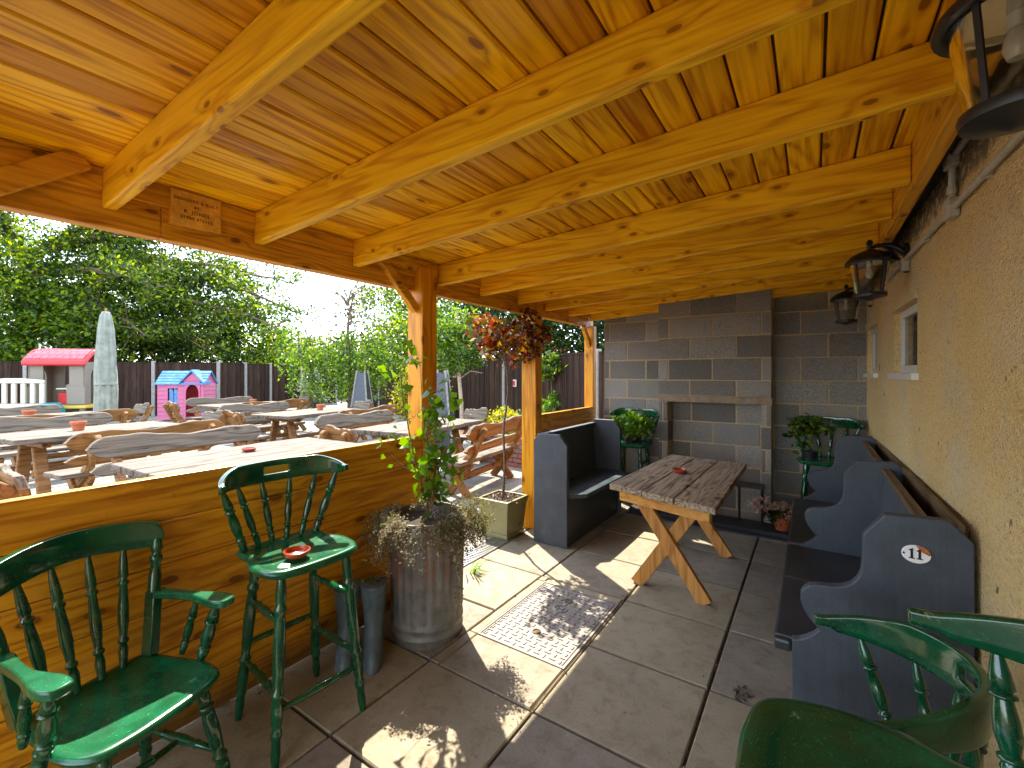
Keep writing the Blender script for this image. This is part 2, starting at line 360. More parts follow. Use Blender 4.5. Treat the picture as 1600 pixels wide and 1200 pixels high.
# brick
n = NT('red_brick'); ob = n.obj(); i = n.isl(); a = n.noise(ob, 40, 5, .7); c_ = n.mix(n.mapr(a, .3, .7), (.17, .05, .03), (.34, .13, .08)); n.col(n.hsv(c_, .5, n.math('ADD', n.math('MULTIPLY', i, .5), .6), n.math('ADD', n.math('MULTIPLY', i, .6), .7))); n.p(Roughness=.9); n.bump(a, .6, .004); M['brick'] = n.m
M['planter'] = paint('olive_glazed_planter', (.20, .185, .07), (.27, .25, .11), .3, None, sc=4)
M['pink'] = plain('pink_plastic', (.45, .09, .19), .45, 0, .15); M['blue'] = plain('blue_plastic', (.06, .20, .42), .4, 0, .35, 8)
M['red'] = plain('red_plastic', (.50, .015, .02), .35, 0, .15); M['taupe'] = plain('taupe_plastic', (.19, .16, .12), .55, 0, .1)
M['redroof'] = plain('faded_red_roof_plastic', (.36, .055, .07), .35, 0, .35, 9); M['teal'] = plain('teal_plastic', (.02, .27, .30), .4)
M['yel'] = plain('yellow_plastic', (.6, .42, .06), .4); M['grn_pl'] = plain('green_plastic', (.03, .22, .07), .4); M['orange_pl'] = plain('orange_plastic', (.45, .15, .03), .5)

# leaf materials
M['l_ash'] = leafm('tree_leaves_mid', [(.007, .024, .004), (.03, .07, .008), (.09, .155, .010), (.26, .33, .018)])
M['l_bright'] = leafm('tree_leaves_bright', [(.012, .04, .005), (.05, .11, .007), (.12, .21, .010), (.26, .34, .02)])
M['l_dark'] = leafm('tree_leaves_dark', [(.005, .016, .004), (.012, .035, .006), (.03, .07, .010), (.07, .13, .015)])
M['l_birch'] = leafm('birch_leaves', [(.012, .035, .007), (.04, .095, .012), (.10, .19, .02), (.20, .31, .04)])
M['l_yellow'] = leafm('golden_leaves', [(.18, .20, .015), (.42, .38, .03), (.10, .16, .015), (.50, .46, .06)])
M['l_red'] = leafm('copper_leaves', [(.05, .014, .012), (.13, .025, .016), (.05, .06, .012), (.26, .05, .018), (.07, .03, .02), (.42, .22, .02), (.07, .12, .02)], .35, .25)
M['l_hazel'] = leafm('shrub_leaves', [(.045, .12, .012), (.09, .20, .015), (.17, .30, .03)], .45, .35)
M['l_grey'] = leafm('dry_trailing_leaves', [(.20, .18, .11), (.36, .33, .23), (.16, .18, .08), (.46, .41, .30)], .3, .7)
M['l_olive'] = leafm('olive_trailing_leaves', [(.09, .09, .03), (.16, .16, .06), (.22, .20, .09)], .35, .7)
M['l_silver'] = leafm('grey_shrub_leaves', [(.10, .14, .09), (.22, .25, .18)], .3)
M['l_pinkfl'] = leafm('pale_pink_flowers', [(.45, .26, .20), (.55, .42, .30), (.35, .10, .10)], .3)
M['l_fl'] = leafm('red_flowers', [(.40, .02, .03), (.55, .05, .06)], .3)

# ------------------------------------------------------------ leaves and trees
def leaves(cent, size, mat, name, parent, aspect=.55, droop=0, sizevar=.4, fold=.25):
    cent = np.asarray(cent, float); N = len(cent)
    u = nrg.normal(size=(N, 3)); u[:, 2] -= droop; u /= np.linalg.norm(u, axis=1)[:, None]
    r = nrg.normal(size=(N, 3)); v = np.cross(u, r); v /= np.linalg.norm(v, axis=1)[:, None]
    nn = np.cross(u, v)
    s = size * (1 + sizevar * (nrg.rand(N) * 2 - 1))[:, None]
    a = cent - u * s * .5; d = cent + u * s * .5
    m_ = cent - u * s * .06
    b = m_ + v * s * aspect * .5 + nn * s * fold * .35; c = m_ - v * s * aspect * .5 + nn * s * fold * .35
    V = np.stack([a, b, d, c], 1).reshape(-1, 3)
    if parent is not None and parent.get('_w'): V = V - np.array(parent.location)
    me = bpy.data.meshes.new(name); me.vertices.add(4 * N); me.vertices.foreach_set('co', V.astype(np.float32).ravel())
    me.loops.add(4 * N); me.loops.foreach_set('vertex_index', np.arange(4 * N, dtype=np.int32))
    me.polygons.add(N); me.polygons.foreach_set('loop_start', np.arange(0, 4 * N, 4, dtype=np.int32))
    me.update(calc_edges=True); me.validate(); me.materials.append(mat)
    o = bpy.data.objects.new(name, me); scene.collection.objects.link(o)
    if parent is not None: o.parent = parent
    return o
def clumps(c, rad, nc, per, spread, hollow=.55, cut=None):
    out = []; c = np.array(c); rad = np.array(rad)
    for _ in range(nc):
        d = nrg.normal(size=3); d /= np.linalg.norm(d); r = hollow + (1 - hollow) * nrg.rand() ** .6
        q = c + d * rad * r
        if cut is not None and q[2] < cut: q[2] = cut + nrg.rand() * .4
        k = int(per * (.5 + nrg.rand()))
        out.append(q + nrg.normal(size=(k, 3)) * spread * np.array([1, 1, .65]) * (.6 + .8 * nrg.rand()))
    return np.concatenate(out)
def branchy(mb, p, d, L, r, lev, ends, spread=.7):
    p = Vector(p); d = Vector(d).normalized(); pts = [p]; rr = [r]
    for k in range(4):
        d = (d + Vector([rnd.gauss(0, .12) for _ in range(3)])).normalized(); pts.append(pts[-1] + d * L / 4); rr.append(r * (1 - .13 * (k + 1)))
    mb.tube(pts, rr, 7 if lev > 1 else 5, caps=False)
    if lev == 0: ends.append(pts[-1]); return
    for _ in range(rnd.choice((2, 3, 3))):
        nd = (d + Vector([rnd.gauss(0, spread) for _ in range(3)]) + Vector((0, 0, .1))).normalized()
        branchy(mb, pts[rnd.choice((2, 3, 4))], nd, L * rnd.uniform(.6, .8), rr[-1] * .75, lev - 1, ends, spread)
def tree(name, base, h, rad, cz, nc, per, spread, size, mat, label, group=None, trunk='trunk', tr=.16, lev=3, bsp=.7, hollow=.4, flat=1.0, cut=None):
    t = thing(name, base, label, 'tree' if 'bush' not in name and 'shrub' not in name else 'shrub', group)
    mb = MB(); ends = []; b = Vector(base)
    branchy(mb, b, (rnd.gauss(0, .05), rnd.gauss(0, .05), 1), h * .42, tr, lev, ends, bsp)
    mb.build('trunk', M[trunk], t, smooth=True)
    c = (b.x, b.y, b.z + cz); pts = clumps(c, (rad, rad, rad * flat), nc, per, spread, hollow, cut)
    leaves(pts, size, mat, 'crown', t)
    return t

# ------------------------------------------------------------ ground and paving
def grid_sheet(name, x0, x1, y0, y1, z, mat):
    o = MB().add([(x0, y0, z), (x1, y0, z), (x1, y1, z), (x0, y1, z)], [(0, 1, 2, 3)]).build(name, mat); o['kind'] = 'structure'; return o
grid_sheet('ground', -160, 120, -120, 160, -.016, M['dirt'])
def slabs(name, xs, ys, mat, j=.006, skip=None, split=None):
    mb = MB(); bw = .005
    for ix in range(len(xs) - 1):
        for iy in range(len(ys) - 1):
            x0, x1, y0, y1 = xs[ix] + j, xs[ix + 1] - j, ys[iy] + j, ys[iy + 1] - j
            if skip and skip((x0 + x1) / 2, (y0 + y1) / 2): continue
            z = rnd.uniform(-.0015, .0015); t = [rnd.uniform(-.002, .002) for _ in range(4)]
            P = [(x0, y0, -.03), (x1, y0, -.03), (x1, y1, -.03), (x0, y1, -.03), (x0, y0, z - bw), (x1, y0, z - bw), (x1, y1, z - bw), (x0, y1, z - bw),
                 (x0 + bw, y0 + bw, z + t[0]), (x1 - bw, y0 + bw, z + t[1]), (x1 - bw, y1 - bw, z + t[2]), (x0 + bw, y1 - bw, z + t[3])]
            mb.add(P, [(0, 1, 5, 4), (1, 2, 6, 5), (2, 3, 7, 6), (3, 0, 4, 7), (4, 5, 9, 8), (5, 6, 10, 9), (6, 7, 11, 10), (7, 4, 8, 11), (8, 9, 10, 11)])
    o = mb.build(name, mat); o['kind'] = 'structure'; return o
ysl = [1.105 + .583 * k for k in range(-5, 8)]
MX0, MX1, MY0, MY1 = -1.62, -1.05, 2.0, 2.79
slabs('patio_paving', [-2.26, -1.66, -1.03, -.41, .2, .8], ysl, M['slab'], .007, skip=lambda x, y: MX0 < x < MX1 and MY0 - .3 < y < MY1 and False or (MX0 < x < MX1 and 1.9 < y < 2.9))
# narrow cut slabs round the access cover
slabs('cut_paving', [-1.66, -1.60, -1.045, -1.03], [1.688, 2.01, 2.785, 2.854], M['slab'], .002, skip=lambda x, y: -1.6 < x < -1.05 and 2.01 < y < 2.78)
slabs('courtyard_paving', [-2.26 - .6 * k for k in range(31)][::-1], [-5.5 + .6 * k for k in range(34)], M['slab2'], .008)

# manhole cover
t = thing('access_cover', (-1.325, 2.39, 0), 'pale plastic inspection cover with raised dash tread let into the sunlit patio', 'manhole cover')
mb = MB(); mb.lo((-1.595, 2.02, -.02), (-1.05, 2.775, -.002)); cover = mb.build('cover_plate', plain('pale_cover_plastic', (.24, .215, .185), .6, 0, .15, 30), t)
mb = MB()
for x0, y0, x1, y1 in ((-1.60, 2.012, -1.59, 2.783), (-1.055, 2.012, -1.045, 2.783), (-1.589, 2.012, -1.056, 2.022), (-1.589, 2.773, -1.056, 2.783)): mb.lo((x0, y0, -.012), (x1, y1, .003))
mb.build('frame', bpy.data.materials['pale_cover_plastic'], t)
mb = MB(); px_, py_ = .048, .036
k = 0
for a in range(11):
    for b in range(20):
        x = -1.565 + a * px_; y = 2.05 + b * py_
        if x > -1.075 or y > 2.75: continue
        if math.hypot(x + 1.33, y - 2.52) < .07 or math.hypot(x + 1.33, y - 2.22) < .05: continue
        if (a + b) % 2: mb.lo((x - .017, y - .004, -.003), (x + .017, y + .004, .0025))
        else: mb.lo((x - .004, y - .014, -.003), (x + .004, y + .014, .0025))
mb.lo((-1.58, 2.035, -.003), (-1.575, 2.76, .0025)); mb.lo((-1.07, 2.035, -.003), (-1.065, 2.76, .0025))
mb.build('tread_pattern', bpy.data.materials['pale_cover_plastic'], t)
mb = MB(); mb.lathe([(.046, -.003), (.046, .0022), (.040, .0022), (.040, -.003)], (-1.33, 2.52, 0), 28)
mb.lo((-1.35, 2.50, -.003), (-1.345, 2.54, .002)); mb.lo((-1.315, 2.50, -.003), (-1.31, 2.54, .002)); mb.lo((-1.35, 2.517, -.003), (-1.31, 2.523, .002))
mb.build('emblem_ring', bpy.data.materials['pale_cover_plastic'], t)
for hy in (2.22, 2.63):
    mb = MB(); mb.lathe([(.026, -.001), (.026, .003), (.018, .003), (.018, -.0015), (.0, -.0015)], (-1.33, hy, 0), 20); mb.build('lifting_hole', M['trunk'], t)
# channel drain
t = thing('channel_drain', (-2.32, 2.9, 0), 'galvanised grating of the narrow channel drain beside the bin', 'drain')
mb = MB()
for y in np.arange(2.36, 3.30, .028): mb.lo((-2.40, y, 0), (-2.24, y + .010, .012))
mb.lo((-2.405, 2.35, 0), (-2.40, 3.32, .012)); mb.lo((-2.24, 2.35, 0), (-2.235, 3.32, .012)); mb.lo((-2.32, 2.35, .001), (-2.315, 3.32, .0115))
mb.build('grating', M['steel'], t); MB().lo((-2.4, 2.35, -.002), (-2.24, 3.32, .0025)).build('channel', M['blackslab'], t)

# ------------------------------------------------------------ house wall
BK = 5.15
def hx(y): return .405 + .02 * (BK - y)
t = thing('rendered_house_wall', (.6, 2, 0), 'tan pebble-dashed house wall along the right side with two small recessed windows', 'house')
def hbox(mb, y0, y1, z0, z1, d0=0.0, d1=.35):
    P = [(hx(y0) + d0, y0, z0), (hx(y0) + d1, y0, z0), (hx(y1) + d1, y1, z0), (hx(y1) + d0, y1, z0)]
    P += [(p[0], p[1], z1) for p in P]
    mb.add(P, [(3, 2, 1, 0), (4, 5, 6, 7), (0, 1, 5, 4), (1, 2, 6, 5), (2, 3, 7, 6), (3, 0, 4, 7)])
W1, W2 = (3.07, 3.74), (4.48, 5.06); WZ = (1.50, 1.885)
mb = MB()
hbox(mb, -3.5, W1[0], 0, 3.6); hbox(mb, W1[1], W2[0], 0, 3.6); hbox(mb, W2[1], 9, 0, 3.6)
for a in (W1, W2): hbox(mb, a[0], a[1], 0, WZ[0]); hbox(mb, a[0], a[1], WZ[1], 3.6)
mb.build('wall', M['render'], t)
for a in (W1, W2):
    mb = MB(); y0, y1 = a[0] + .003, a[1] - .003
    hbox(mb, y0, y1, WZ[0] + .002, WZ[0] + .045, .03, .085); hbox(mb, y0, y1, WZ[1] - .045, WZ[1] - .002, .03, .085)
    hbox(mb, y0, y0 + .045, WZ[0] + .045, WZ[1] - .045, .03, .085); hbox(mb, y1 - .045, y1, WZ[0] + .045, WZ[1] - .045, .03, .085)
    f = mb.build('window', M['white'], t)
    mb = MB(); hbox(mb, y0 + .045, y1 - .045, WZ[0] + .045, WZ[1] - .045, .045, .06); g = mb.build('pane', M['glassd'], None); g.parent = f; g.matrix_parent_inverse = Matrix.Translation(-Vector(t.location)); g.location = (0, 0, 0)
    mb = MB(); hbox(mb, a[0] - .03, a[1] + .03, WZ[0] - .035, WZ[0] - .002, -.03, .028); s_ = mb.build('sill', M['white'], t)
    mb = MB(); hbox(mb, a[0] - .02, a[1] + .02, WZ[1] + .002, WZ[1] + .05, -.012, -.001); mb.build('lintel', M['render'], t)

# conduit along the wall
t = thing('electric_conduit', (hx(2.3), 2.3, 2.13), 'grimy white electrical conduit running along the top of the tan wall', 'conduit')
def hp(y, z, d=.018): return (hx(y) - d, y, z)
mb = MB(); mb.tube([hp(.2, 2.13), hp(4.7, 2.13)], .0115, 10); mb.build('lower_tube', M['conduit'], t, smooth=True)
mb = MB(); mb.tube([hp(.2, 2.325), hp(2.36, 2.325)], .0115, 10); mb.tube([hp(2.36, 2.33), hp(2.36, 2.13)], .0115, 10); mb.tube([hp(2.36, 2.215), hp(2.36, 2.185)], .016, 10); mb.build('upper_tube', M['conduit'], t, smooth=True)
for y, z in ((2.36, 2.325), (2.36, 2.13), (3.27, 2.10), (4.70, 2.10)):
    mb = MB(); mb.box(hp(y, z, .02), (.04, .075, .075)); mb.build('junction_box', M['conduit'], t, bevel=.008)
for y in (1.3, 2.0, 2.8, 3.7, 4.2):
    mb = MB(); mb.box(hp(y, 2.13, .012), (.026, .018, .034)); mb.build('clip', M['conduit'], t, bevel=.004)

# ------------------------------------------------------------ block wall with chimney breast
t = thing('block_wall', (-.9, BK, 0), 'grey concrete block end wall with a chimney breast and bricked-up fireplace opening', 'wall')
ZL = [1.874 + .224 * k for k in range(-9, 4)]
def courses(x0, x1, y, depth, z0, z1, off, skip=None, bl=.442):
    mb = MB(); mm = MB()
    for k in range(-9, 4):
        a, b = 1.874 + .224 * k, 1.874 + .224 * (k + 1)
        a, b = max(a, z0), min(b, z1)
        if b - a < .02: continue
        s0 = off + (bl / 2 if k % 2 else 0); j0 = math.floor((x0 - s0) / bl)
        for j in range(j0, j0 + 14):
            xa, xb = max(s0 + j * bl, x0), min(s0 + (j + 1) * bl, x1)
            if xb - xa < .02: continue
            dz = rnd.uniform(-.0015, .0015)
            q1, q2, q3, q4 = [rnd.uniform(.0035, .0085) for _ in range(4)]; mb.lo((xa + q1, y + rnd.uniform(-.005, .001), a + q3), (xb - q2, y + depth, b - q4))
    mm.lo((x0 + .007, y + .0015, z0), (x1 - .007, y + depth - .002, z1)); return mb, mm
CX0, CX1, CY = -1.41, -.325, 4.95
OX0, OX1, OZ = -1.30, -.42, 1.19
mb1, mm1 = courses(-2.12, CX0, BK, .2, 0, 2.33, -1.607)
for a, b, c_, d_, e_, f_, g_ in ((CX1, hx(BK) + .12, BK, .2, 0, 2.33, -.1), (CX0, CX1, CY, .2, 1.262, 2.33, -1.30), (CX0, OX0, CY, .2, 0, OZ, -1.36), (OX1, CX1, CY, .2, 0, OZ, -.38), (OX0, OX1, BK - .03, .2, 0, OZ, -1.1)):
    p, q = courses(a, b, c_, d_, e_, f_, g_); mb1.add(p.v, p.f); mm1.add(q.v, q.f)
mm1.lo((-2.11, BK + .02, 0), (hx(BK) + .1, BK + .19, 2.33)); mb1.build('blocks', M['block'], t, bevel=.004, seg=1); mm1.build('mortar', M['mortar'], t)
mb = MB(); mb.lo((CX0 + .01, CY - .008, OZ + .002), (CX1 + .003, CY + .19, OZ + .07)); mb.build('lintel', M['lintel'], t, bevel=.004)
grp = t
t = thing('hearth_slab', (-.85, 4.9, 0), 'low black stone hearth slab in front of the block fireplace', 'hearth')
mb = MB(); mb.lo((-1.64, 4.66, 0), (-.08, CY - .002, .055)); mb.build('hearth_slab_top', M['blackslab'], t, bevel=.006)
mb = MB(); mb.lo((-1.66, 4.62, 0), (-.06, 4.658, .022)); mb.build('kerb', M['blackslab'], t, bevel=.004)

# ------------------------------------------------------------ pergola
def jz(x): return 2.135 + (x + 2.2) * .0515      # joist underside
t = thing('timber_shelter', (-2.26, 2.2, 0), 'orange stained timber lean-to shelter with posts, joists and boarded ceiling', 'shelter')
PW = M['w_post']
for (x0, x1, y0, y1, zt) in ((-2.333, -2.19, 2.155, 2.298, 2.225), (-2.35, -2.19, 3.642, 3.763, 2.18), (-2.33, -2.19, -.55, -.41, 2.22), (-2.33, -2.21, 5.03, 5.13, 2.07)):
    MB().lo((x0, y0, 0), (x1, y1, zt)).build('post', PW, t, bevel=.007)
for a, b in ((-1.2, .72), (.722, 2.154), (2.30, 3.641), (3.764, 5.149)):
    MB().lo((-2.335, a, 2.065), (-2.262, b, 2.262)).build('front_beam', M['w_beam'], t, bevel=.004)
MB().lo((-2.33, -1.2, 2.264), (-2.285, 5.149, 2.36 - .082)).build('upper_plate', M['w_beam'], t)
JY = [-1.15, -.6, -.03, .53, 1.09, 1.65, 2.36, 2.86, 3.42, 3.93, 4.45, 5.0]
for k, y in enumerate(JY):
    x0, x1 = -2.255 - (.0 if 0 else 0), .327
    mb = MB(); h = .150; y0, y1 = y, y + .046
    P = [(x0, y0, jz(x0)), (x1, y0, jz(x1)), (x1, y1, jz(x1)), (x0, y1, jz(x0))]; P += [(p[0], p[1], p[2] + h) for p in P]
    mb.add(P, [(3, 2, 1, 0), (4, 5, 6, 7), (0, 1, 5, 4), (1, 2, 6, 5), (2, 3, 7, 6), (3, 0, 4, 7)])
    mb.build('joist', M['w_joist'], t, bevel=.007)
    # filler board between the joists above the beam
    yn = JY[k + 1] if k + 1 < len(JY) else 5.149
    MB().lo((-2.262 + .003, y1 + .001, 2.195), (-2.240, yn - .001, jz(-2.25) + .148)).build('filler_board', M['w_beam'], t)
# wall ledger
mb = MB(); x0, x1 = .328, .375; mb.lo((x0, -1.2, 2.245), (x1, 5.149, 2.455)); mb.build('wall_ledger', M['w_beam'], t, bevel=.004)
MB().lo((.378, -1.2, 2.33), (.52, 5.149, 2.47)).build('dark_flashing', M['black'], t)
MB().tube([(.40, -1.2, 2.315), (.40, 5.1, 2.315)], .017, 8).build('drip_strip', M['black'], t, smooth=True)
# ceiling boards, long axis along y, each board an island
mb = MB(); x = -2.46; bw = .1185
rows = []
while x < .40:
    xb = min(x + bw, .40); ys_ = [-1.25]
    yy = rnd.uniform(.2, 2.4)
    while yy < 4.6 and len(rows) == 7: ys_.append(yy); yy += rnd.uniform(1.9, 3.3)
    ys_.append(5.149)
    for a, b in zip(ys_[:-1], ys_[1:]):
        g = .0042; za, zb = jz(x) + .151, jz(xb) + .151; t_ = .02; c0 = .006
        P = [(x + g, a, za + c0), (x + g + c0, a, za), (xb - g - c0, a, zb), (xb - g, a, zb + c0), (xb - g, a, zb + t_), (x + g, a, za + t_)]
        P += [(p[0], b - .002, p[2]) for p in P]
        mb.add(P, [(5, 4, 3, 2, 1, 0), (6, 7, 8, 9, 10, 11)] + [(i, (i + 1) % 6, 6 + (i + 1) % 6, 6 + i) for i in range(6)])
    x = xb
mb.build('ceiling_boards', M['w_ceil'], t)
mb = MB(); mb.add([(-2.47, -1.27, jz(-2.47) + .176), (.52, -1.27, jz(.52) + .176), (.52, 5.2, jz(.52) + .176), (-2.47, 5.2, jz(-2.47) + .176)] + [(-2.47, -1.27, jz(-2.47) + .19), (.52, -1.27, jz(.52) + .19), (.52, 5.2, jz(.52) + .19), (-2.47, 5.2, jz(-2.47) + .19)],
   [(3, 2, 1, 0), (4, 5, 6, 7), (0, 1, 5, 4), (1, 2, 6, 5), (2, 3, 7, 6), (3, 0, 4, 7)]); mb.build('roof_felt', M['black'], t)
# braces
for (y0, z0, y1, z1, xo) in ((1.845, 2.225, 2.15, 1.93, -2.245), (.47, 2.285, -.42, 1.60, -2.215), (4.86, 2.06, 5.06, 1.82, -2.265), (3.36, 2.15, 3.64, 1.9, -2.30)):
    if y0 == 3.36: continue
    mb = MB(); mb.bar((xo, y0, z0), (xo, y1, z1), .045, .075 if y0 < 1 else .06); mb.build('brace', M['w_beam'], t, bevel=.006)

# plaque
t = thing('maker_plaque', (-2.21, .84, 2.2), 'small clear plaque with engraved wording screwed to the front beam between two joists', 'sign')
MB().lo((-2.259, .744, 2.133), (-2.232, .931, 2.278)).build('backing', M['w_beam'], t)
MB().lo((-2.2315, .742, 2.131), (-2.2275, .933, 2.28)).build('acrylic_plate', M['w_beam'] if 0 else plain('varnished_plate', (.74, .40, .07), .22, 0, .25, 25), t, bevel=.001)
def text(body, size, loc, rot, mat, parent, name, ext=.0006, align='CENTER'):
    cu = bpy.data.curves.new(name, 'FONT'); cu.body = body; cu.size = size; cu.extrude = ext; cu.align_x = align; cu.align_y = 'CENTER'; cu.space_character = 1.15
    o = bpy.data.objects.new(name, cu); scene.collection.objects.link(o)
    bpy.context.view_layer.update(); me = bpy.data.meshes.new_from_object(o); bpy.data.objects.remove(o)
    me.name = name; o = bpy.data.objects.new(name, me); scene.collection.objects.link(o); me.materials.clear(); me.materials.append(mat)
    o.parent = parent; o.location = Vector(loc) - Vector(parent.location); o.rotation_euler = rot; return o
ink = plain('dark_engraving', (.05, .02, .012), .6)
for s_, z_, body in ((.0175, 2.243, 'DESIGNED & BUILT'), (.0165, 2.219, 'BY'), (.022, 2.194, 'R. JONES'), (.0185, 2.168, '07989 475113')):
    text(body, s_, (-2.2268, .838, z_), (R(90), 0, R(90)), ink, t, 'lettering')
for y in (.754, .921):
    for z in (2.145, 2.266): MB().lathe([(.004, 0), (.003, .003), (0, .003)], (0, 0, 0), 10).build('screw', M['steel'], t).matrix_local = Matrix.Translation(Vector((-2.2275, y, z)) - Vector(t.location)) @ Matrix.Rotation(R(90), 4, 'Y')

# low timber walls
def lowwall(name, y0, y1, label, zt=1.08, n_=6):
    t = thing(name, (-2.215, (y0 + y1) / 2, 0), label, 'wall')
    hgt = zt / n_; ys = [y0]
    for k in range(n_):
        cuts = [y0, y1]; rnd.uniform(.3, .7)
        for a, b in zip(cuts[:-1], cuts[1:]):
            MB().lo((-2.238, a + .001, k * hgt + .0015 + (.012 if k == 0 else 0)), (-2.19 + rnd.uniform(-.001, .001), b - .001, (k + 1) * hgt - .002)).build('plank', M['w_wall'], t, bevel=.005)
    for y in np.arange(y0 + .3, y1, .9): MB().lo((-2.285, y, 0), (-2.239, y + .07, zt - .03)).build('upright', M['w_post'], t)
    return t
lowwall('low_timber_wall', -1.2, 2.153, 'orange planked low wall behind the green chairs, left of the near post')
lowwall('low_timber_wall', 3.765, 5.028, 'short orange planked low wall behind the small blue-grey pew', 1.10)

# ------------------------------------------------------------ lanterns
CAPP = [(.012, .082), (.02, .078), (.05, .066), (.088, .045), (.112, .020), (.118, .004), (.116, -.004), (.100, -.002), (.095, .002)]
def lantern_proto():
    t = thing('wall_lantern', (0, 0, 0), 'x', 'lantern', 'black lanterns along the house wall', local=True)
    # local: lantern body hangs at origin, wall towards +x at 0.155
    mb = MB(); mb.lathe(CAPP, (0, 0, 0), 28); mb.build('cap', M['black'], t, smooth=True)
    mb = MB(); mb.lathe([(.012, .08), (.016, .095), (.010, .104), (.018, .115), (.012, .13), (.004, .137)], (0, 0, 0), 14); mb.build('finial', M['black'], t, smooth=True)
    mb = MB(); mb.lathe([(.094, -.002), (.070, -.175), (.067, -.175), (.091, -.002)], (0, 0, 0), 28); mb.build('glass', M['glass'], t, smooth=True)
    mb = MB()
    for k in range(4):
        a = R(45 + 90 * k); mb.bar((.097 * math.cos(a), .097 * math.sin(a), 0), (.073 * math.cos(a), .073 * math.sin(a), -.178), .010, .006)
    mb.lathe([(.079, -.172), (.081, -.180), (.078, -.194), (.030, -.205), (.012, -.214), (0, -.214)], (0, 0, 0), 28); mb.build('frame', M['black'], t, smooth=True)
    mb = MB(); mb.lathe([(.014, .0), (.014, -.03), (.0, -.03)], (0, 0, .0), 12); mb.lathe([(.010, -.03), (.018, -.045), (.020, -.065), (.013, -.085), (0, -.09)], (0, 0, 0), 14)
    mb.build('bulb', plain('clear_bulb', (.45, .42, .36), .2), t, smooth=True)
    mb = MB(); mb.tube([(0, 0, .085), (.03, 0, .098), (.08, 0, .094), (.12, 0, .075), (.15, 0, .045), (.153, 0, .03)], [.013, .012, .012, .014, .018, .02], 10)
    mb.tube([(.05, 0, .098), (.09, 0, .065), (.13, 0, .0)], [.008, .006, .010], 8); mb.build('arm', M['black'], t, smooth=True)
    mb = MB(); mb.prism([(-.028, -.055), (.0, -.075), (.028, -.055), (.035, 0), (.028, .07), (0, .095), (-.028, .07), (-.035, 0)], 0, .148, .172); mb.build('wall_plate', M['black'], t, bevel=.005)
    return t
ln = lantern_proto()
for k, (y, z, lab) in enumerate([(1.20, 2.165, 'large-looking black lantern cropped at the top right corner, nearest the camera'), (3.27, 2.13, 'black glass lantern above the nearer small window, middle one of the row'), (4.80, 2.13, 'farthest black lantern, by the block end wall')]):
    x = hx(y) - .172
    if k == 0: o = ln; o.location = (x, y, z); o['label'] = lab
    else: dup(ln, (x, y, z), 0, lab)

# ------------------------------------------------------------ pews
def arc(cx, cy, r, a0, a1, n): return [(cx + r * math.cos(R(a0 + (a1 - a0) * k / n)), cy + r * math.sin(R(a0 + (a1 - a0) * k / n))) for k in range(n + 1)]
prof = [(-.069, 0), (-.069, .436), (-.045, .442), (-.02, .458), (.005, .480), (.021, .503), (.006, .517), (-.015, .540), (-.032, .572), (-.041, .605), (-.040, .630), (-.029, .651), (-.010, .667), (.018, .675),
        (.060, .680), (.098, .692), (.122, .709), (.140, .734), (.150, .765), (.153, .81), (.155, .902), (.218, .986), (.385, .994), (.450, .928), (.452, 0)]
t = thing('church_pew', (.16, 3.3, 0), 'long slate-blue church pew numbered 11 standing against the tan house wall', 'pew')
for y in (2.1, 3.3, 4.55):
    dx = 0
    MB().prism([(p[0] + dx, p[1]) for p in prof], 1, y, y + .042).build('end_panel', M['pew'], t, bevel=.005, seg=2)
MB().lo((-.132, 2.105, .375), (-.0695, 2.141, .422)).build('seat_nose', M['pew_dark'], t, bevel=.012)
for a, b in ((2.143, 3.299), (3.343, 4.549)):
    m_ = (a + b) / 2 + .05
    MB().lo((-.135, a, .385), (.325, m_ - .001, .425)).build('seat', M['pew_dark'], t, bevel=.012)
    MB().lo((-.135, m_, .385), (.325, b, .4248)).build('seat', M['pew_dark'], t, bevel=.012)
    mb = MB(); nb = 14
    for k in range(nb):   # beaded back boards
        ya, yb = a + (b - a) * k / nb, a + (b - a) * (k + 1) / nb
        mb.add([(.285, ya + .002, .425), (.285, yb - .002, .425), (.335, yb - .002, .93), (.335, ya + .002, .93), (.31, ya, .425), (.31, yb, .425), (.355, yb, .93), (.355, ya, .93)],
               [(0, 1, 2, 3), (7, 6, 5, 4), (0, 4, 5, 1), (1, 5, 6, 2), (2, 6, 7, 3), (3, 7, 4, 0)])
    mb.build('backrest', M['pew'], t)
    MB().lo((.0, a, 0), (.02, b, .384)).build('kick_board', M['pew_dark'], t)
MB().lo((.325, 2.143, .932), (.362, 4.6, .957)).build('top_rail', M['cap'], t, bevel=.004)
MB().lo((.415, 2.143, .60), (.437, 4.6, .975)).build('rear_board', M['cap'], t, bevel=.004)
